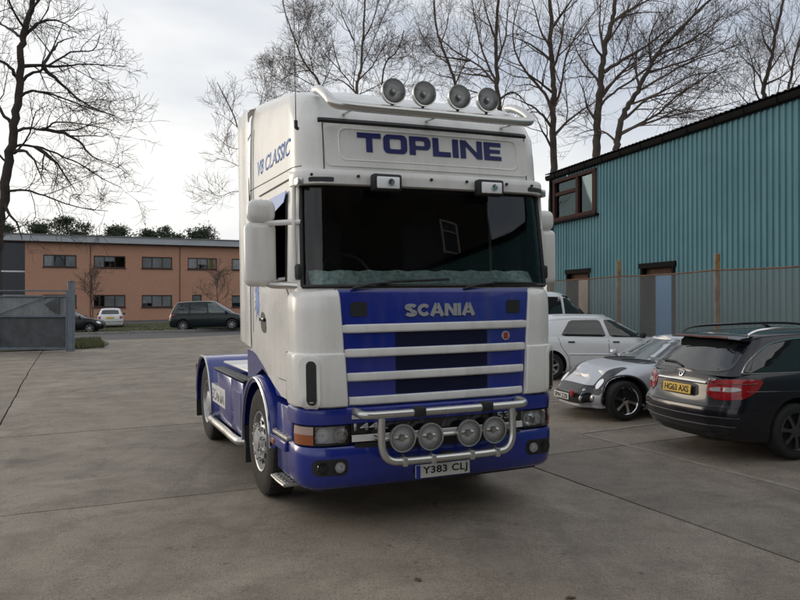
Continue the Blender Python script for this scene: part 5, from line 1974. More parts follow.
        MB().tube([(s * 1.235, 0.74, 0.30), (s * 1.24, 0.96, 0.298), (s * 1.235, 1.20, 0.30)], 0.014, 8).build('step_rim', 'steel_tube', tk)
    # ---------------- wheels and guards
    WV, RV = 1.74, 5.15
    def arch(name, s, v, R, w0, w1, a0, a1, m, parent, lip=0.05, flat_top=None):
        rows = []
        for k in range(25):
            a = radians(a0 + (a1 - a0) * k / 24)
            ca, sa = cos(a), sin(a)
            def pt(r, u):
                z = 0.53 + r * sa
                vv = v + r * ca
                if flat_top and z > flat_top:
                    z = flat_top + (z - flat_top) * 0.25
                return (s * u, vv, z)
            rows.append([pt(R - lip, w1 - 0.004), pt(R - 0.006, w1), pt(R + 0.012, w1 - 0.012), pt(R + 0.022, w1 - 0.05), pt(R + 0.024, w0)])
        return MB().rings(rows, closed=False).build(name, m, parent, smooth=40)
    for s in (-1, 1):
        truck_wheel(tk, s * 1.235, s, WV, 0.53)
        truck_wheel(tk, s * 1.225, s, RV, 0.53, dual=True)
        truck_wheel(tk, s * 0.905, s, RV, 0.53, dual=True)
        ar = arch('front_fender', s, WV, 0.645, 0.80, 1.265, -8, 176, 'blue_paint', tk)
        rows = []
        for k in range(25):
            a = radians(-8 + 184 * k / 24)
            rows.append((s * 1.272, WV + 0.640 * cos(a), 0.53 + 0.640 * sin(a)))
        MB().tube(rows, 0.014, 6).build('chrome_edge', 'chrome', ar)
        MB().prism([(WV + 0.58, 0.60), (WV + 0.66, 0.60), (WV + 0.66, 0.20), (WV + 0.60, 0.20)], lambda a, b, t: (s * (0.85 + t), a, b), 0.40).build('mud_flap', 'rubber', tk)
        # infill between fender and cab
        MB().prism([(0.60, 1.06), (1.15, 1.06), (1.30, 1.16), (1.74, 1.26), (2.2, 1.12), (2.45, 1.12), (2.45, 1.42), (1.9, 1.40), (1.2, 1.24), (0.6, 1.12)], lambda a, b, t: (s * (1.02 + t), a, b), 0.17).build('arch_infill', 'blue_paint', tk)
        rg = arch('rear_guard', s, RV, 0.665, 0.62, 1.262, -4, 186, 'blue_paint', tk, flat_top=1.16)
        rows = []
        for k in range(25):
            a = radians(-4 + 190 * k / 24)
            z = 0.53 + 0.66 * sin(a)
            if z > 1.16:
                z = 1.16 + (z - 1.16) * 0.25
            rows.append((s * 1.266, RV + 0.66 * cos(a), z))
        MB().tube(rows, 0.014, 6).build('guard_edge', 'steel_tube', rg)
        MB().rbox((s * 0.95, RV + 0.70, 0.62), (0.62, 0.02, 0.78), 0.006, 1).build('mud_flap', 'rubber', tk)
    # ---------------- side skirts, catwalk, chassis
    for s in (-1, 1):
        for a, e in ((2.50, 3.165), (3.175, 4.46)):
            sk = MB().rbox((s * 1.215, (a + e) / 2, 0.735), (0.05, e - a, 0.60), 0.015, 2).build('side_skirt', 'blue_paint', tk)
            if e > 4:
                sg = MB().rbox((s * 1.242, 4.07 - 0.02, 0.735), (0.006, 0.98, 0.235), 0.002, 1).build('sign_plate', 'plate_white', sk)
                if s < 0:
                    text_part('lettering', 'SCANIA', 0.86, 0.155, 'grey_letter', sg, frame_mat((-1.2455, 4.05, 0.735), (0, -1, 0), FZ), bold=0.02, extrude=0.003)
            else:
                MB().rbox((s * 1.242, 2.80, 0.72), (0.008, 0.42, 0.40), 0.003, 1).build('hatch', 'blue_paint', sk)
        MB().rbox((s * 1.15, 3.48, 1.055), (0.16, 1.96, 0.03), 0.01, 1).build('skirt_top', 'black_plastic', tk)
        tb = smooth_path([(s * 1.10, 2.46, 0.40), (s * 1.24, 2.50, 0.40), (s * 1.29, 2.62, 0.40), (s * 1.29, 3.4, 0.40), (s * 1.29, 4.2, 0.40), (s * 1.27, 4.38, 0.40), (s * 1.15, 4.46, 0.41)], 5)
        MB().tube(tb, 0.045, 10).build('side_tube', 'steel_tube', tk)
        MB().rbox((s * 0.42, 3.5, 0.84), (0.09, 6.0, 0.26), 0.01, 1).build('chassis_rail', 'chassis', tk)
    cw = MB().rbox((0, 3.72, 1.12), (2.16, 1.70, 0.03), 0.02, 2).build('catwalk', 'white_trim', tk)
    MB().rbox((-0.55, 4.28, 1.14), (0.30, 0.05, 0.012), 0.004, 1).build('grip_slot', 'black_plastic', cw)
    MB().lathe([(0.42, 1.13), (0.43, 1.16), (0.40, 1.19), (0.05, 1.19), (1e-4, 1.19)], (0, 5.15, 0), 'z', 24).build('fifth_wheel', 'chassis', tk)
    MB().rbox((0, 6.0, 1.0), (2.2, 0.08, 0.16), 0.01, 1).build('rear_crossmember', 'blue_paint', tk)
    MB().rbox((0, 1.35, 0.72), (1.5, 1.9, 0.62), 0.08, 2).build('underside_light_block', 'chassis', tk)  # added dark box that blocks light under the cab
    MB().rbox((0, 2.34, 2.1), (2.0, 0.1, 1.9), 0.02, 1).build('cab_back', 'chassis', tk)
    for v in (WV, RV):
        MB().tube([(-1.0, v, 0.52), (1.0, v, 0.52)], 0.07, 8).build('axle', 'chassis', tk)
    MB().rbox((0, 3.4, 0.62), (1.9, 1.6, 0.5), 0.05, 2).build('fuel_tanks', 'chassis', tk)
    return tk
build_truck()
# ================================================================== CARS
mat('car_window', (0.016, 0.019, 0.020), 0.03, spec=0.9)
mat('car_window_pale', (0.10, 0.12, 0.12), 0.05, spec=0.9)  # lighter copy of car_window, a pale reflection painted into the base colour
mat('paint_black', (0.005, 0.005, 0.010), 0.25, coat=0.5, spec=0.35)
mat('paint_silver', (0.52, 0.53, 0.56), 0.42, metal=0.35, coat=0.3)
mat('paint_white', (0.74, 0.75, 0.76), 0.3, coat=0.5)
mat('paint_offwhite', (0.66, 0.67, 0.67), 0.35, coat=0.4)
mat('paint_green', (0.006, 0.014, 0.015), 0.28, coat=0.3, spec=0.3)
mat('paint_navy', (0.007, 0.008, 0.012), 0.28, coat=0.3, spec=0.3)
mat('grey_mask', (0.035, 0.036, 0.040), 0.4)
mat('tail_red', (0.30, 0.008, 0.012), 0.15, coat=0.5)
mat('tail_red_dark', (0.09, 0.006, 0.008), 0.2, coat=0.5)
mat('tail_clear', (0.42, 0.40, 0.40), 0.2, metal=0.3)
mat('rim_dark', (0.12, 0.12, 0.125), 0.3, metal=0.85)
mat('car_tyre', (0.016, 0.016, 0.016), 0.85, bump=0.3, bscale=80)

RIGHT = ((1, 0, 0), (0, 0, 1))      # outline given as (x, z)
LEFT = ((-1, 0, 0), (0, 0, 1))      # (-x, z)
REAR = ((0, -1, 0), (0, 0, 1))      # (-y, z)
FRONT = ((0, 1, 0), (0, 0, 1))      # (y, z)
TOP = ((1, 0, 0), (0, 1, 0))        # (x, y)

def half_outline(w, xr, xf, rR, rF, bowR, bowF, taper, ns=44):
    """plan outline from rear centre round the left side to front centre"""
    P = []
    wr = w * (1 - taper[0])
    wf = w * (1 - taper[1])
    def wx(x):
        s = (x - xr) / (xf - xr)
        k = 0.0
        if s < 0.35:
            k = taper[0] * ((0.35 - s) / 0.35) ** 2
        elif s > 0.6:
            k = taper[1] * ((s - 0.6) / 0.4) ** 2
        return w * (1 - k)
    for j in range(7):
        y = (wr - rR) * j / 7
        P.append((xr + bowR * (y / wr) ** 2, y))
    for j in range(8):
        a = radians(90 * j / 7)
        P.append((xr + bowR + rR * (1 - cos(a)), wr - rR + rR * sin(a)))
    x0, x1 = xr + bowR + rR, xf - bowF - rF
    for j in range(1, ns):
        x = x0 + (x1 - x0) * j / ns
        P.append((x, wx(x)))
    for j in range(8):
        a = radians(90 * j / 7)
        P.append((xf - bowF - rF + rF * sin(a), wf - rF + rF * cos(a)))
    for j in range(6, -1, -1):
        y = (wf - rF) * j / 7
        P.append((xf - bowF * (y / wf) ** 2, y))
    return P

def shell(levels, zfun, crown, R, bump=None, sub=7, base_cap=True):
    """levels: (t, w, xr, xf). zfun(t, x, y) -> z.  crown(x, f): extra height across the closing cap, f = y / half width"""
    mb = MB()
    rr = []
    for (t, w, xr, xf) in levels:
        q = R(t)
        h = half_outline(w, xr, xf, q[0], q[1], q[2], q[3], q[4:6])
        if bump:
            h = [(x, y + bump(x, t) * (y / w)) for x, y in h]
        full = h + [(x, -y) for x, y in reversed(h[1:-1])]
        rr.append([(x, y, zfun(t, x, y)) for x, y in full])
    mb.rings(rr, cap0=base_cap)
    top = rr[-1]
    n = len(top)
    m = n // 2
    rows = []
    for i in range(0, m + 1):
        a = Vector(top[i])
        b = Vector(top[(n - i) % n])
        row = []
        for k in range(sub + 1):
            f = 1 - 2 * k / sub
            p = a.lerp(b, k / sub)
            row.append((p.x, p.y, p.z + crown(p.x, f)))
        rows.append(row)
    mb.rings(rows, closed=False)
    b = bmesh.new()
    vs = [b.verts.new(p) for p in mb.v]
    b.verts.ensure_lookup_table()
    for f in mb.f:
        try:
            b.faces.new([vs[i] for i in f])
        except ValueError:
            pass
    bmesh.ops.remove_doubles(b, verts=b.verts, dist=0.0008)
    bmesh.ops.dissolve_degenerate(b, edges=b.edges, dist=0.0005)
    b.verts.index_update()
    out = MB()
    out.add([v.co.copy() for v in b.verts], [[v.index for v in f.verts] for f in b.faces])
    b.free()
    return out

def cut(o, cutters):
    """boolean difference; returns nothing, replaces the mesh. Cut faces take the cutter's dark material."""
    tmp = []
    for mb in cutters:
        c = mb.build('cutter', 'interior_dark', o.parent, smooth=0)
        tmp.append(c)
        md = o.modifiers.new('cut', 'BOOLEAN')
        md.operation = 'DIFFERENCE'
        md.solver = 'EXACT'
        md.object = c
        md.material_mode = 'TRANSFER'
    bpy.context.view_layer.update()
    dg = bpy.context.evaluated_depsgraph_get()
    me = bpy.data.meshes.new_from_object(o.evaluated_get(dg))
    o.modifiers.clear()
    old = o.data
    o.data = me
    bpy.data.meshes.remove(old)
    for c in tmp:
        m_ = c.data
        bpy.data.objects.remove(c)
        bpy.data.meshes.remove(m_)
    me.set_sharp_from_angle(angle=radians(38))

def car_wheel(parent, x, y_out, s, R, W=0.20, rim='alloy', spokes=5, rr=0.68):
    """s: +1 left, -1 right; y_out = outer wall"""
    z = R
    ri = R * rr
    w = MB().lathe([(ri, y_out - s * 0.005), (ri * 0.985, y_out + s * 0.002), (ri * 0.93, y_out - s * 0.012), (ri * 0.90, y_out - s * 0.07), (ri * 0.3, y_out - s * 0.085), (1e-4, y_out - s * 0.085)], (x, 0, z), 'y', 32).build('wheel', rim, parent)
    MB().lathe([(ri * 0.98, y_out - s * W), (R - 0.02, y_out - s * (W - 0.005)), (R, y_out - s * (W - 0.03)), (R, y_out - s * 0.03), (R - 0.02, y_out - s * 0.004), (R - 0.05, y_out + s * 0.004), (ri, y_out - s * 0.004), (ri * 0.99, y_out - s * 0.03)], (x, 0, z), 'y', 36).build('tyre', 'car_tyre', w)
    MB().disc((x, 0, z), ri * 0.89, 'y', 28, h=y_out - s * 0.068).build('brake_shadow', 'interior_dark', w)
    for k in range(spokes):
        a = 2 * pi * k / spokes + 0.3
        sp = MB()
        P = [(-0.030, ri * 0.12), (0.030, ri * 0.12), (0.018, ri * 0.5), (0.026, ri * 0.94), (-0.026, ri * 0.94), (-0.018, ri * 0.5)]
        sp.prism([(p, q) for p, q in P], lambda A, B, T: (x + cos(a) * B - sin(a) * A, y_out - s * (0.030 - 0.018 * (1 - abs(B / ri - 0.5))) + s * (T - 0.03), z + sin(a) * B + cos(a) * A), 0.03)
        sp.build('spoke', rim, w)
    MB().lathe([(ri * 0.22, y_out - s * 0.05), (ri * 0.20, y_out - s * 0.015), (1e-4, y_out - s * 0.010)], (x, 0, z), 'y', 16).build('hub_cap', rim, w)
    return w

def dens(poly, step=0.05, closed=True):
    out = []
    n = len(poly)
    for i in range(n if closed else n - 1):
        a, b = poly[i], poly[(i + 1) % n]
        L_ = sqrt((a[0] - b[0]) ** 2 + (a[1] - b[1]) ** 2)
        k = max(1, int(L_ / step))
        for j in range(k):
            out.append((a[0] + (b[0] - a[0]) * j / k, a[1] + (b[1] - a[1]) * j / k))
    if not closed:
        out.append(poly[-1])
    return out

class Car:
    def __init__(self, name, label, cat, loc, heading, paint, group=None):
        x, y = loc
        z = g(x, y)
        self.o = thing(name, label, cat, (x, y, z), (0, 0, heading), group)
        # follow the fall of the ground
        hx, hy = cos(heading), sin(heading)
        pit = atan2(g(x + hx * 1.3, y + hy * 1.3) - g(x - hx * 1.3, y - hy * 1.3), 2.6)
        rol = atan2(g(x - hy * 0.7, y + hx * 0.7) - g(x + hy * 0.7, y - hx * 0.7), 1.4)
        self.o.rotation_euler = (Matrix.Rotation(heading, 3, 'Z') @ Matrix.Rotation(-pit, 3, 'Y') @ Matrix.Rotation(rol, 3, 'X')).to_euler()
        self.paint = paint
    def make(self, zb, levels, ztop, glev, zroof, wheels, crown=0.03, crown_g=0.035, R=None, RG=None, bump=None, ridge=0.0):
        zt = lambda x: sinterp(ztop, x)
        zr = lambda x: sinterp(zroof, x)
        R = R or (lambda t: (0.22, 0.30, 0.10, 0.16, 0.03, 0.06))
        RG = RG or (lambda t: (0.14, 0.22, 0.06, 0.16, 0.06, 0.02))
        def zl(t, x, y):
            b_ = zb + 0.05 * sstep(1.3, 2.1, abs(x))
            return b_ + t * (zt(x) - b_)
        body = shell(levels, zl, lambda x, f: crown * (1 - f * f) + ridge * (1 - f ** 8) * math.exp(-((abs(f) - 0.72) / 0.2) ** 2) * math.exp(-((x - wheels[1]) / 0.45) ** 2), R, bump)
        self.body = body.build('body', self.paint, self.o, smooth=40)
        xr_, xf_, Rw, tr = wheels
        cs = []
        for xw in (xr_, xf_):
            for s in (-1, 1):
                c = MB()
                n = 36
                c.rings([[(xw + (Rw + 0.055) * cos(2 * pi * q / n), s * yy, Rw + 0.015 + (Rw + 0.055) * sin(2 * pi * q / n)) for q in range(n)] for yy in (tr - 0.30, tr + 0.4)], cap0=True, cap1=True)
                cs.append(c)
        cut(self.body, cs)
        if glev:
            cab = shell(glev, lambda t, x, y: zt(x) - 0.015 + t * (zr(x) - zt(x) + 0.015), lambda x, f: crown_g * (1 - f * f), RG, base_cap=False)
            self.cabin = cab.build('cabin', self.paint, self.o, smooth=40)
            self.bc = bvh_of(self.cabin)
        self.bb = bvh_of(self.body)
        MB().rbox(((xr_ + xf_) / 2, 0, zb + 0.06), (xf_ - xr_ + 0.55, 1.05, 0.12), 0.02, 1).build('underbody', 'chassis', self.o)
        return self
    def skin(self, name, poly, view, m, on='b', off=0.004, parent=None, o=(0, 0, 0), rnd=2, k=0.22, thick=0.006, rings=4, mirror=False):
        b_ = self.bb if on == 'b' else self.bc
        pl = chaikin(poly, rnd, k=k) if rnd else poly
        pl = dens(pl, 0.035)
        return decal(name, b_, pl, o, view[0], view[1], m, parent or self.o, off=off, thick=thick, rings=rings)
    def line(self, name, path, view, m, on='b', r=0.004, off=0.0, parent=None, o=(0, 0, 0)):
        return seam(name, self.bb if on == 'b' else self.bc, path, o, view[0], view[1], m, parent or self.o, r=r, off=off)
    def sides(self, fn):
        """run fn(view, mirror) for both sides; mirror maps (x, z) outlines"""
        fn(RIGHT, lambda P: P)
        fn(LEFT, lambda P: [(-a, b) for a, b in P])

def mirror_x(P):
    return [(-a, b) for a, b in P]

def plate(car, txt, c, w, h, face, m, font='plate_black', tilt=0.0, band=False):
    """number plate, face 'r' or 'f'"""
    x, y, z = c
    s = -1 if face == 'r' else 1
    ex = Vector((0, s, 0))
    ey = Vector((-s * sin(tilt) * 1.0, 0, cos(tilt)))
    fm = frame_mat(c, ex, ey)
    mb = MB().rbox((0, 0, 0.004), (w, h, 0.008), 0.003, 1)
    mb.v = [tuple(fm @ Vector(p)) for p in mb.v]
    p = mb.build('number_plate', m, car.o)
    text_part('registration', txt, w * 0.86, h * 0.68, font, p, fm @ Matrix.Translation((0, 0, 0.0085)), bold=0.02, extrude=0.002)
    return p

# ---- black estate parked nose to the fence
def black_estate():
    c = Car('estate_car', 'black estate car with roof rails and yellow rear plate, nearest the camera', 'car', (5.60, 9.95), radians(17.0), 'paint_black', 'cars parked along the fence')
    lev = [(0.0, 0.80, -2.20, 2.00), (0.05, 0.845, -2.27, 2.10), (0.16, 0.875, -2.33, 2.17), (0.34, 0.885, -2.375, 2.20), (0.46, 0.887, -2.385, 2.20), (0.53, 0.885, -2.36, 2.19), (0.58, 0.886, -2.325, 2.18),
           (0.75, 0.882, -2.31, 2.14), (0.88, 0.868, -2.285, 2.05), (0.96, 0.848, -2.26, 1.98), (1.0, 0.82, -2.235, 1.92)]
    ztop = [(-2.4, 0.97), (-1.8, 0.985), (0.0, 0.955), (0.9, 0.935), (1.2, 0.92), (1.7, 0.84), (2.05, 0.72), (2.3, 0.66)]
    gl = [(0.0, 0.815, -2.245, 1.22), (0.15, 0.80, -2.20, 1.06), (0.4, 0.752, -2.105, 0.78), (0.65, 0.70, -1.995, 0.52), (0.85, 0.652, -1.905, 0.33), (0.95, 0.62, -1.87, 0.24), (1.0, 0.58, -1.84, 0.16)]
    zroof = [(-2.4, 1.37), (-1.9, 1.395), (-1.3, 1.425), (-0.5, 1.437), (0.1, 1.43), (0.5, 1.40), (1.2, 1.36)]
    c.make(0.17, lev, ztop, gl, zroof, (-1.38, 1.38, 0.32, 0.86))
    # tailgate
    c.skin('rear_window', [(-0.70, 1.0), (0.70, 1.0), (0.61, 1.335), (-0.61, 1.335)], REAR, 'car_window', 'c', 0.005, k=0.12)
    sp = MB()
    rows = []
    for k in range(13):
        y = -0.62 + 1.24 * k / 12
        b_ = 0.05 * (y / 0.62) ** 2
        rows.append([(-1.80 + b_, y, 1.425 - 0.02 * (y / .62) ** 2), (-1.97 + b_, y, 1.400 - 0.02 * (y / .62) ** 2), (-2.0 + b_, y, 1.385 - 0.02 * (y / .62) ** 2), (-1.97 + b_, y, 1.372 - 0.02 * (y / .62) ** 2), (-1.86 + b_, y, 1.365 - 0.02 * (y / .62) ** 2)])
    sp.rings(rows, closed=True, cap0=True, cap1=True)
    so = sp.build('roof_spoiler', c.paint, c.o)
    MB().rbox((-1.992, 0, 1.386), (0.016, 0.95, 0.024), 0.005, 1).build('brake_light', 'tail_red_dark', so)
    c.skin('plate_recess', [(-0.36, 0.70), (0.36, 0.70), (0.33, 0.855), (-0.33, 0.855)], REAR, 'black_plastic', 'b', 0.002, k=0.15)
    c.line('chrome_strip', [(-0.44, 0.868), (0, 0.872), (0.44, 0.868)], REAR, 'chrome', r=0.016, off=0.004)
    plate(c, 'HG63 AXS', (-2.335, 0.0, 0.775), 0.52, 0.111, 'r', 'plate_yellow', tilt=0.10)
    st = c.skin('emblem', [(0.036 * cos(a * pi / 8), 0.945 + 0.036 * sin(a * pi / 8)) for a in range(16)], REAR, 'black_gloss', 'b', 0.004, rnd=0)
    for a in (90, 210, 330):
        ca, sa = cos(radians(a)), sin(radians(a))
        c.line('star_arm', [(0, 0.945), (0.03 * ca, 0.945 + 0.03 * sa)], REAR, 'chrome', r=0.005, off=0.010, parent=st)
    c.line('star_ring', [(0.034 * cos(a * pi / 10), 0.945 + 0.034 * sin(a * pi / 10)) for a in range(21)], REAR, 'chrome', r=0.005, off=0.008, parent=st)
    text_part('badge', 'CDI', 0.095, 0.026, 'chrome', c.o, frame_mat((-2.285, -0.565, 0.925), (0.15, -1, 0), (0.12, 0, 1)), bold=0.015, extrude=0.003)
    w = c.line('rear_wiper', [(-0.05, 1.02), (-0.22, 1.055), (-0.50, 1.06)], REAR, 'black_plastic', 'c', r=0.012, off=0.02)
    # lamps wrap round the corners
    for s in (-1, 1):
        ex = Vector((0.64, -0.77, 0)) if s < 0 else Vector((-0.64, -0.77, 0))
        oo = Vector((-2.22, s * 0.80, 0))
        f = -s   # +1 on the right: local x runs inboard -> outboard
        P = [(-0.30 * f, 0.76), (-0.27 * f, 0.90), (0.05 * f, 0.935), (0.30 * f, 0.925), (0.24 * f, 0.80), (0.10 * f, 0.71), (-0.2 * f, 0.69)]
        tl = c.skin('tail_lamp', P, (ex, (0, 0, 1)), 'tail_red', 'b', 0.006, o=oo, k=0.15)
        c.skin('reverse_lens', [(-0.26 * f, 0.785), (-0.25 * f, 0.83), (0.06 * f, 0.845), (0.10 * f, 0.815), (0.0, 0.79)], (ex, (0, 0, 1)), 'tail_clear', 'b', 0.010, o=oo, parent=tl, k=0.15)
        c.line('lens_rib', [(-0.24 * f, 0.865), (0.24 * f, 0.885)], (ex, (0, 0, 1)), 'tail_red_dark', r=0.006, off=0.006, o=oo, parent=tl)
    c.line('bumper_seam', [(-0.82, 0.615), (0, 0.60), (0.82, 0.615)], REAR, 'dark_void', r=0.005)
    c.line('bumper_crease', [(-0.84, 0.50), (0, 0.49), (0.84, 0.50)], REAR, 'paint_black', r=0.008)
    c.skin('bumper_valance', [(-0.70, 0.22), (0.70, 0.22), (0.74, 0.33), (-0.74, 0.33)], REAR, 'black_plastic', 'b', 0.004, k=0.15)
    c.line('bumper_trim', [(-0.80, 0.40), (0, 0.385), (0.80, 0.40)], REAR, 'grey_mask', r=0.009)
    def side(view, mir):
        c.skin('quarter_window', mir([(-2.02, 1.005), (-1.90, 1.12), (-1.62, 1.29), (-1.30, 1.345), (-1.02, 1.352), (-1.02, 0.998)]), view, 'car_window', 'c', 0.005, k=0.1)
        c.skin('rear_door_window', mir([(-0.98, 0.998), (-0.98, 1.352), (-0.30, 1.365), (-0.16, 1.36), (-0.10, 0.985)]), view, 'car_window', 'c', 0.005, k=0.08)
        c.skin('front_door_window', mir([(-0.06, 0.985), (-0.11, 1.36), (0.22, 1.34), (0.75, 1.09), (0.92, 0.972)]), view, 'car_window', 'c', 0.005, k=0.08)
        c.line('chrome_surround', mir([(0.95, 0.955), (-0.10, 0.975), (-1.0, 0.988), (-2.03, 0.994)] + chaikin([(-2.05, 0.996), (-1.92, 1.13), (-1.63, 1.305), (-1.30, 1.362), (-0.98, 1.37), (-0.2, 1.38), (0.22, 1.355)], 2, closed=False)), view, 'chrome', 'c', r=0.010, off=0.004)
        for P in ([(-1.02, 0.97), (-1.10, 0.75), (-1.0, 0.55)], [(-0.08, 0.955), (-0.10, 0.35)], [(0.98, 0.94), (1.0, 0.4)], [(-2.0, 0.62), (-1.83, 0.60)], [(-1.95, 0.62), (-1.93, 0.95)]):
            c.line('shut_line', mir(P), view, 'dark_void', r=0.004)
        c.line('side_crease', mir([(-2.05, 0.80), (-1.0, 0.77), (0.9, 0.70)]), view, 'paint_black', r=0.009)
        for x in (-0.62, 0.30):
            c.line('door_handle', mir([(x - 0.10, 0.835), (x + 0.10, 0.83)]), view, 'chrome', r=0.013, off=0.012)
        c.line('sill_trim', mir([(-0.98, 0.27), (0.98, 0.27)]), view, 'black_plastic', r=0.012)
    c.sides(side)
    c.skin('windscreen', [(-0.70, 0.99), (0.70, 0.99), (0.55, 1.37), (-0.55, 1.37)], FRONT, 'car_window', 'c', 0.005, k=0.1)
    for s in (-1, 1):
        rail = smooth_path([(-1.80, s * 0.585, 1.415), (-1.62, s * 0.60, 1.475), (-1.0, s * 0.605, 1.495), (-0.2, s * 0.60, 1.495), (0.25, s * 0.585, 1.455), (0.36, s * 0.575, 1.41)], 5)
        MB().tube(rail, 0.016, 8).build('roof_rail', 'chrome' if s < 0 else 'black_gloss', c.o)
        MB().rbox((0.82, s * 0.93, 1.02), (0.12, 0.18, 0.13), 0.04, 3).build('door_mirror', c.paint, c.o)
        c.skin('headlamp', [(s * 0.45, 0.62), (s * 0.78, 0.66), (s * 0.82, 0.76), (s * 0.5, 0.72)], FRONT, 'lamp_reflector', 'b')
        car_wheel(c.o, -1.38, s * 0.872, s, 0.32, rim='rim_dark', spokes=7)
        car_wheel(c.o, 1.38, s * 0.872, s, 0.32, rim='rim_dark', spokes=7)
    c.skin('front_grille', [(-0.38, 0.50), (0.38, 0.50), (0.42, 0.68), (-0.42, 0.68)], FRONT, 'black_plastic', 'b')
    MB().tube([(-0.95, 0, 1.46), (-1.0, 0, 1.50), (-1.06, 0, 1.51)], [0.03, 0.02, 0.006], 6).build('roof_aerial', 'black_plastic', c.o)
black_estate()

# ---- small silver roadster, nose out
def roadster():
    c = Car('roadster_car', 'small silver two-seat roadster facing left beside the black estate', 'car', (4.33, 12.59), radians(197.0), 'paint_silver', 'cars parked along the fence')
    lev = [(0.0, 0.70, -1.52, 1.66), (0.08, 0.755, -1.58, 1.74), (0.22, 0.785, -1.62, 1.79), (0.42, 0.80, -1.63, 1.80), (0.62, 0.80, -1.62, 1.77), (0.80, 0.785, -1.60, 1.70), (0.92, 0.755, -1.57, 1.62), (1.0, 0.71, -1.53, 1.53)]
    ztop = [(-1.7, 0.86), (-1.2, 0.93), (-0.5, 0.88), (0.3, 0.82), (0.7, 0.795), (1.1, 0.735), (1.4, 0.655), (1.65, 0.56), (1.85, 0.50)]
    gl = [(0.0, 0.70, -1.05, 0.78), (0.2, 0.68, -0.98, 0.60), (0.5, 0.635, -0.86, 0.36), (0.8, 0.57, -0.74, 0.13), (0.95, 0.52, -0.68, 0.02), (1.0, 0.47, -0.64, -0.04)]
    zroof = [(-1.1, 1.10), (-0.7, 1.15), (-0.3, 1.175), (0.0, 1.165), (0.3, 1.15), (0.8, 1.12)]
    c.make(0.14, lev, ztop, gl, zroof, (-1.18, 1.18, 0.298, 0.74), crown=0.055, crown_g=0.03,
           R=lambda t: (0.25, 0.32, 0.10, 0.17, 0.03, 0.05), bump=lambda x, t: 0.022 * (math.exp(-((x - 1.18) / 0.36) ** 2) + math.exp(-((x + 1.18) / 0.36) ** 2)) * (0.4 + 0.6 * t), ridge=0.03)
    c.skin('windscreen', [(-0.63, 0.85), (0.63, 0.85), (0.50, 1.135), (-0.50, 1.135)], FRONT, 'car_window_pale', 'c', 0.006, k=0.1)
    c.line('windscreen_frame', [(-0.66, 0.83), (-0.53, 1.15), (0.53, 1.15), (0.66, 0.83)], FRONT, 'paint_silver', 'c', r=0.018, off=0.004)
    c.skin('scuttle', [(0.46, -0.62), (0.46, 0.62), (0.80, 0.56), (0.88, 0.0), (0.80, -0.56)], TOP, 'grey_mask', 'b', 0.004, k=0.1)
    for a, b_ in ((-0.35, 0.15), (0.15, 0.55)):
        c.line('wiper', [(0.86, a), (0.70, (a + b_) / 2), (0.62, b_)], TOP, 'black_plastic', 'b', r=0.010, off=0.03)
    # dark mask across the nose, lamps in dark wedges
    c.skin('nose_mask', [(-0.60, 0.375), (0.60, 0.375), (0.66, 0.45), (0.55, 0.505), (0.0, 0.520), (-0.55, 0.505), (-0.66, 0.45)], FRONT, 'grey_mask', 'b', 0.008, k=0.12, rings=8)
    c.skin('intake', [(-0.50, 0.245), (0.50, 0.245), (0.56, 0.38), (-0.56, 0.38)], FRONT, 'interior_dark', 'b', 0.011, k=0.15, rings=8)
    for s in (-1, 1):
        P = [(1.62, s * 0.42), (1.55, s * 0.60), (1.30, s * 0.62), (1.05, s * 0.60), (1.10, s * 0.53), (1.35, s * 0.42)]
        hw = c.skin('lamp_wedge', P if s > 0 else P[::-1], TOP, 'grey_mask', 'b', 0.008, k=0.15, rings=7)
        for x, r_ in ((1.49, 0.065), (1.30, 0.048)):
            c.skin('headlamp', [(x + r_ * cos(a * pi / 8), s * (0.525 if x > 1.4 else 0.545) + r_ * 0.8 * sin(a * pi / 8)) for a in range(16)], TOP, 'lamp_reflector' if x > 1.4 else 'black_gloss', 'b', 0.013, rnd=0, parent=hw)
        c.skin('fog_lamp', [(s * 0.50 + 0.038 * cos(a * pi / 6), 0.33 + 0.038 * sin(a * pi / 6)) for a in range(12)], FRONT, 'tail_clear', 'b', 0.012, rnd=0)
        car_wheel(c.o, 1.18, s * 0.755, s, 0.298, rim='chrome', spokes=6, rr=0.72)
        car_wheel(c.o, -1.18, s * 0.775, s, 0.298, rim='chrome', spokes=6, rr=0.72)
        dm = MB().rbox((0.42, s * 0.765, 0.895), (0.11, 0.14, 0.09), 0.038, 3).build('door_mirror', 'paint_silver', c.o)
        MB().tube([(0.42, s * 0.66, 0.83), (0.42, s * 0.74, 0.875)], 0.018, 6).build('mirror_stalk', 'grey_mask', dm)
        # dark arch lips
    def side(view, mir):
        for xw in (1.18, -1.18):
            P = [(xw + 0.362 * cos(radians(a)), 0.313 + 0.362 * sin(radians(a))) for a in range(-8, 190, 9)]
            c.line('arch_lip', mir(P), view, 'grey_mask', r=0.016, off=0.002)
        c.skin('door_window', mir([(-0.62, 0.90), (-0.58, 1.10), (0.0, 1.12), (0.48, 0.86)]), view, 'car_window', 'c', 0.005, k=0.1)
        for P in ([(0.52, 0.80), (0.56, 0.50), (0.50, 0.22)], [(-0.62, 0.84), (-0.66, 0.50), (-0.58, 0.22)]):
            c.line('shut_line', mir(P), view, 'dark_void', r=0.004)
        c.skin('sill', mir([(-0.78, 0.16), (0.78, 0.16), (0.78, 0.26), (-0.78, 0.26)]), view, 'grey_mask', 'b', 0.004, k=0.1)
    c.sides(side)
    c.line('splitter', [(-0.72, 0.205), (0, 0.19), (0.72, 0.205)], FRONT, 'paint_silver', r=0.022, off=0.006)
    plate(c, 'SP04 ZZB', (1.805, -0.10, 0.315), 0.46, 0.10, 'f', 'plate_white')
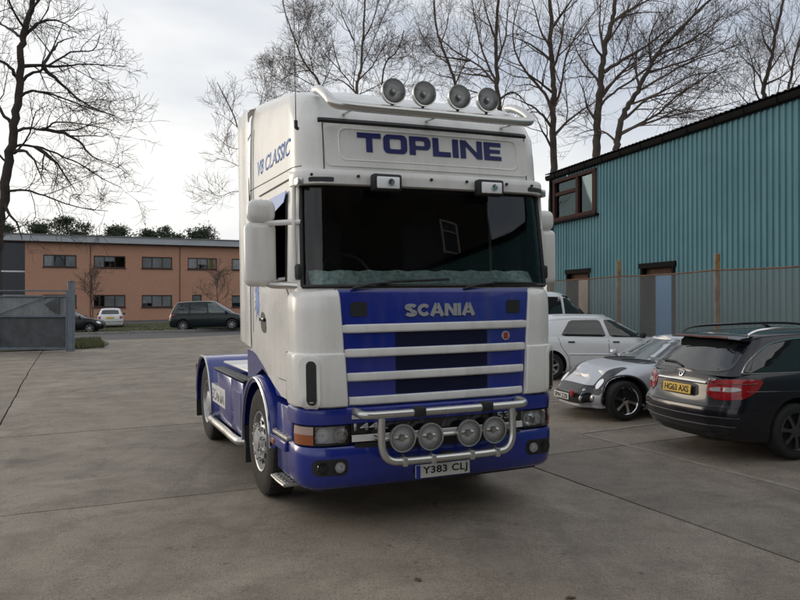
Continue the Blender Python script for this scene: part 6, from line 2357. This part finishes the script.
    MB().lathe([(0.055, 1.80), (0.06, 1.815), (0.045, 1.83), (1e-4, 1.832)], (0, 0.24, 0.385), 'x', 14).build('red_cover', 'tail_red', c.o)
    c.skin('rear_window', [(-0.5, 0.95), (0.5, 0.95), (0.42, 1.10), (-0.42, 1.10)], REAR, 'car_window', 'c', 0.005, k=0.1)
    for s in (-1, 1):
        c.skin('tail_lamp', [(s * 0.45 + 0.09 * cos(a * pi / 6), 0.70 + 0.09 * sin(a * pi / 6)) for a in range(12)], REAR, 'tail_red', 'b', 0.006, rnd=0)
roadster()

# ---- white five-door hatchback behind them
def hatchback(name, label, loc, heading, paint, window='car_window', H=1.38, group='cars parked along the fence', plate_txt=None):
    c = Car(name, label, 'car', loc, heading, paint, group)
    k = H / 1.38
    lev = [(0.0, 0.76, -1.86, 1.86), (0.07, 0.80, -1.92, 1.96), (0.25, 0.825, -1.96, 2.02), (0.45, 0.835, -1.965, 2.03), (0.70, 0.83, -1.94, 2.0), (0.88, 0.815, -1.91, 1.93), (1.0, 0.77, -1.87, 1.85)]
    ztop = [(-2.0, 0.90 * k), (-1.3, 0.925 * k), (0.0, 0.90 * k), (0.8, 0.885 * k), (1.1, 0.87 * k), (1.6, 0.78 * k), (2.05, 0.66 * k)]
    gl = [(0.0, 0.765, -1.84, 1.12), (0.2, 0.745, -1.74, 0.95), (0.5, 0.695, -1.58, 0.66), (0.8, 0.63, -1.43, 0.38), (0.95, 0.585, -1.36, 0.25), (1.0, 0.54, -1.32, 0.17)]
    zroof = [(-1.9, 1.29 * k), (-1.3, 1.335 * k), (-0.6, 1.36 * k), (0.0, 1.355 * k), (0.4, 1.33 * k), (1.1, 1.28 * k)]
    c.make(0.17, lev, ztop, gl, zroof, (-1.24, 1.26, 0.29, 0.80))
    def side(view, mir):
        c.skin('rear_door_window', mir([(-1.02, 0.945 * k), (-0.80, 1.275 * k), (-0.14, 1.29 * k), (-0.02, 0.93 * k)]), view, window, 'c', 0.005, k=0.08)
        c.skin('front_door_window', mir([(0.06, 0.93 * k), (-0.05, 1.29 * k), (0.18, 1.28 * k), (0.62, 1.06 * k), (0.86, 0.92 * k)]), view, window, 'c', 0.005, k=0.08)
        for P in ([(-1.08, 0.92 * k), (-1.02, 0.72), (-0.86, 0.5), (-0.82, 0.25)], [(0.02, 0.90 * k), (0.03, 0.25)], [(0.94, 0.87 * k), (0.92, 0.3)]):
            c.line('shut_line', mir(P), view, 'dark_void', r=0.005)
        for x in (-0.80, 0.18):
            c.line('door_handle', mir([(x - 0.07, 0.82 * k), (x + 0.07, 0.82 * k)]), view, 'black_plastic', r=0.018, off=0.004)
        c.line('rub_strip', mir([(-0.85, 0.56), (0.85, 0.56)]), view, paint, r=0.018)
        c.line('drip_channel', mir([(-1.30, 1.27 * k), (-0.8, 1.315 * k), (0.1, 1.32 * k), (0.5, 1.16 * k)]), view, paint, 'c', r=0.010)
    c.sides(side)
    c.skin('rear_window', [(-0.58, 0.97 * k), (0.58, 0.97 * k), (0.50, 1.26 * k), (-0.50, 1.26 * k)], REAR, window, 'c', 0.005, k=0.1)
    c.skin('windscreen', [(-0.64, 0.94 * k), (0.64, 0.94 * k), (0.50, 1.28 * k), (-0.50, 1.28 * k)], FRONT, window, 'c', 0.005, k=0.1)
    for s in (-1, 1):
        c.skin('tail_lamp', [(s * 0.58, 0.66), (s * 0.78, 0.66), (s * 0.78, 0.84 * k), (s * 0.60, 0.84 * k)], REAR, 'tail_red', 'b', 0.006, k=0.12)
        c.skin('headlamp', [(s * 0.46, 0.54), (s * 0.74, 0.56), (s * 0.75, 0.68), (s * 0.48, 0.66)], FRONT, 'lamp_reflector', 'b', 0.006, k=0.12)
        MB().rbox((0.74, s * 0.86, 0.97 * k), (0.11, 0.17, 0.12), 0.035, 2).build('door_mirror', 'black_plastic', c.o)
        for x in (-1.24, 1.26):
            car_wheel(c.o, x, s * 0.815, s, 0.29, rim='alloy', spokes=6, rr=0.62)
    c.line('bumper_seam', [(-0.76, 0.58), (0.76, 0.58)], REAR, 'dark_void', r=0.005)
    c.line('bumper_strip', [(-0.78, 0.47), (0.78, 0.47)], REAR, 'black_plastic', r=0.02)
    c.line('bumper_strip', [(-0.78, 0.47), (0.78, 0.47)], FRONT, 'black_plastic', r=0.02)
    c.skin('front_grille', [(-0.42, 0.55), (0.42, 0.55), (0.42, 0.65), (-0.42, 0.65)], FRONT, 'black_plastic', 'b')
    if plate_txt is not None:
        mb = MB().rbox((-1.972, 0, 0.74), (0.012, 0.50, 0.11), 0.003, 1).build('number_plate', 'plate_yellow', c.o)
    return c
hatchback('hatchback_car', 'white five-door hatchback parked behind the silver roadster', (4.40, 17.2), radians(4.0), 'paint_white')
hatchback('saloon_car', 'pale car seen from behind in front of the brick offices', (*xy(-0.6, 51.0),), radians(90 + 23.1 - 4), 'paint_offwhite', group='cars across the road', plate_txt='')
hatchback('compact_car', 'dark compact car half hidden behind the gate post', (-19.5, 45.0), radians(12), 'paint_navy', group='cars across the road')

# ---- white van behind the hatchback
def white_van():
    c = Car('small_van', 'white van with a tall cab, behind the white hatchback', 'van', (3.42, 20.0), radians(6.0), 'paint_white', 'cars parked along the fence')
    lev = [(0.0, 0.80, -2.1, 1.75), (0.08, 0.84, -2.16, 1.84), (0.5, 0.86, -2.18, 1.88), (0.85, 0.855, -2.17, 1.82), (1.0, 0.83, -2.15, 1.76)]
    ztop = [(-2.2, 1.14), (0.0, 1.14), (1.0, 1.12), (1.35, 1.09), (1.65, 1.02), (1.95, 0.90)]
    gl = [(0.0, 0.825, -2.14, 1.62), (0.3, 0.80, -2.12, 1.36), (0.6, 0.775, -2.10, 1.12), (0.85, 0.745, -2.07, 0.93), (0.95, 0.71, -2.04, 0.84), (1.0, 0.67, -2.0, 0.76)]
    zroof = [(-2.2, 1.84), (-1.0, 1.88), (0.3, 1.87), (0.8, 1.83), (1.6, 1.78)]
    c.make(0.20, lev, ztop, gl, zroof, (-1.4, 1.12, 0.31, 0.82))
    def side(view, mir):
        c.skin('door_window', mir([(0.02, 1.17), (0.02, 1.76), (0.55, 1.76), (0.62, 1.17)]), view, 'car_window', 'c', 0.005, k=0.06)
        c.skin('quarter_light', mir([(0.68, 1.17), (0.62, 1.74), (0.86, 1.70), (1.30, 1.17)]), view, 'car_window', 'c', 0.005, k=0.06)
        c.line('pillar_trim', mir([(0.62, 1.78), (0.90, 1.74), (1.40, 1.15)]), view, 'black_plastic', 'c', r=0.03)
        c.line('window_trim', mir([(0.0, 1.78), (0.0, 1.15), (1.40, 1.15)]), view, 'black_plastic', 'c', r=0.018)
        c.line('shut_line', mir([(-0.04, 1.12), (-0.04, 0.3)]), view, 'dark_void', r=0.005)
        c.line('shut_line', mir([(1.05, 1.08), (1.0, 0.7), (0.95, 0.35)]), view, 'dark_void', r=0.005)
        c.line('rub_strip', mir([(-1.0, 0.60), (1.0, 0.60)]), view, 'black_plastic', r=0.025)
    c.sides(side)
    c.skin('windscreen', [(-0.70, 1.20), (0.70, 1.20), (0.60, 1.74), (-0.60, 1.74)], FRONT, 'car_window', 'c', 0.005, k=0.06)
    for s in (-1, 1):
        MB().rbox((1.22, s * 0.97, 1.24), (0.11, 0.20, 0.24), 0.04, 2).build('door_mirror', 'black_plastic', c.o)
        c.skin('headlamp', [(s * 0.50, 0.68), (s * 0.78, 0.70), (s * 0.78, 0.88), (s * 0.52, 0.86)], FRONT, 'lamp_reflector', 'b', 0.006, k=0.12)
        c.skin('tail_lamp', [(s * 0.70, 0.75), (s * 0.80, 0.75), (s * 0.80, 1.05), (s * 0.70, 1.05)], REAR, 'tail_red', 'b', 0.006, k=0.12)
        for x in (-1.4, 1.12):
            car_wheel(c.o, x, s * 0.835, s, 0.31, rim='alloy', spokes=6, rr=0.6)
white_van()

# ---- dark green people carrier across the road
def people_carrier():
    c = Car('people_carrier', 'dark green people carrier parked on the far side of the road', 'car', (-11.35, 45.6), radians(4.0), 'paint_green', 'cars across the road')
    lev = [(0.0, 0.82, -2.22, 2.12), (0.08, 0.87, -2.28, 2.22), (0.3, 0.895, -2.32, 2.28), (0.5, 0.90, -2.32, 2.29), (0.85, 0.89, -2.27, 2.20), (1.0, 0.85, -2.22, 2.10)]
    ztop = [(-2.4, 1.04), (0.0, 1.02), (1.0, 1.0), (1.4, 0.98), (1.9, 0.86), (2.3, 0.72)]
    gl = [(0.0, 0.845, -2.20, 1.60), (0.25, 0.82, -2.13, 1.30), (0.55, 0.775, -2.03, 0.93), (0.8, 0.73, -1.93, 0.63), (0.95, 0.68, -1.86, 0.46), (1.0, 0.63, -1.81, 0.36)]
    zroof = [(-2.3, 1.64), (-1.6, 1.69), (-0.5, 1.72), (0.3, 1.70), (0.8, 1.66), (1.6, 1.60)]
    c.make(0.20, lev, ztop, gl, zroof, (-1.40, 1.42, 0.33, 0.87))
    def side(view, mir):
        c.skin('quarter_window', mir([(-2.0, 1.07), (-1.78, 1.57), (-1.05, 1.60), (-1.05, 1.06)]), view, 'car_window', 'c', 0.005, k=0.08)
        c.skin('rear_door_window', mir([(-0.97, 1.06), (-0.97, 1.60), (-0.05, 1.61), (0.02, 1.05)]), view, 'car_window', 'c', 0.005, k=0.08)
        c.skin('front_door_window', mir([(0.10, 1.05), (0.03, 1.61), (0.40, 1.58), (0.95, 1.28), (1.30, 1.03)]), view, 'car_window_pale', 'c', 0.005, k=0.08)
        for P in ([(-0.98, 1.02), (-0.95, 0.3)], [(0.06, 1.0), (0.06, 0.3)], [(1.10, 0.98), (1.05, 0.5)]):
            c.line('shut_line', mir(P), view, 'dark_void', r=0.006)
        c.line('roof_rail', mir([(-1.7, 1.65), (-0.6, 1.69), (0.3, 1.67)]), view, 'black_gloss', 'c', r=0.018)
    c.sides(side)
    for s in (-1, 1):
        c.skin('tail_lamp', [(s * 0.62, 0.80), (s * 0.85, 0.80), (s * 0.85, 1.10), (s * 0.68, 1.10)], REAR, 'tail_red', 'b', 0.006, k=0.12)
        ex = Vector((0.64, -0.77, 0)) if s < 0 else Vector((-0.64, -0.77, 0))
        c.skin('corner_lamp', [(-0.16, 0.80), (0.16, 0.80), (0.16, 1.0), (-0.16, 1.0)], (ex, (0, 0, 1)), 'tail_red', 'b', 0.008, o=(-2.2, s * 0.8, 0), k=0.12)
        c.skin('headlamp', [(s * 0.45, 0.66), (s * 0.78, 0.68), (s * 0.80, 0.80), (s * 0.5, 0.78)], FRONT, 'lamp_reflector', 'b', 0.006, k=0.12)
        MB().rbox((1.12, s * 0.98, 1.10), (0.12, 0.18, 0.15), 0.04, 2).build('door_mirror', c.paint, c.o)
        for x in (-1.40, 1.42):
            car_wheel(c.o, x, s * 0.885, s, 0.33, rim='alloy', spokes=7, rr=0.62)
    c.skin('rear_window', [(-0.66, 1.12), (0.66, 1.12), (0.58, 1.56), (-0.58, 1.56)], REAR, 'car_window', 'c', 0.005, k=0.08)
    c.skin('windscreen', [(-0.72, 1.08), (0.72, 1.08), (0.58, 1.58), (-0.58, 1.58)], FRONT, 'car_window', 'c', 0.005, k=0.08)
people_carrier()

# ---- odds and ends
def drum():
    p = FO + WE * 2.05 + WN * -0.55
    z = g(p.x, p.y)
    d = thing('weathered_drum', 'small beige drum with a rust-brown lid behind the fence, at the right edge', 'drum', (p.x, p.y, z))
    MB().lathe([(1e-4, 0.0), (0.17, 0.0), (0.18, 0.02), (0.185, 0.4), (0.195, 0.42), (0.185, 0.44), (0.185, 0.85), (0.195, 0.87), (0.185, 0.89), (0.18, 1.34), (0.17, 1.36)], (0, 0, 0), 'z', 20).build('barrel', 'cream_door', d)
    MB().lathe([(0.19, 1.34), (0.195, 1.40), (0.18, 1.42), (0.06, 1.425), (0.05, 1.50), (1e-4, 1.505)], (0, 0, 0), 'z', 20).build('lid', 'rust_post', d)
drum()
mat('dead_leaf', (0.10, 0.055, 0.028), 0.8, var=0.4, vscale=30)
def leaf(x, y, a, s, lab):
    P = [(0, -0.5), (0.22, -0.3), (0.32, 0), (0.2, 0.3), (0, 0.55), (-0.2, 0.3), (-0.32, 0), (-0.22, -0.3)]
    V = [(0, 0, 0.012 * 1)]
    for u, v in P:
        V.append((u * s, v * s, 0.004 + 0.05 * abs(u) * s * 4 * 0.5))
    o = MB().add(V, [(0, i + 1, (i + 1) % 8 + 1) for i in range(8)]).build('fallen_leaf', 'dead_leaf', fix=False)
    o.location = (x, y, g(x, y) + 0.004)
    o.rotation_euler = (0.05, 0.1, a)
    tag(o, lab, 'leaf', 'dead leaves on the concrete')
leaf(0.125, 5.30, 0.4, 0.075, 'curled brown leaf on the concrete in front of the number plate')
leaf(1.105, 4.95, 1.9, 0.08, 'curled brown leaf on the concrete at lower right, nearest the camera')
leaf(-1.92, 4.80, 2.6, 0.05, 'small dark leaf on the concrete at the lower left edge')
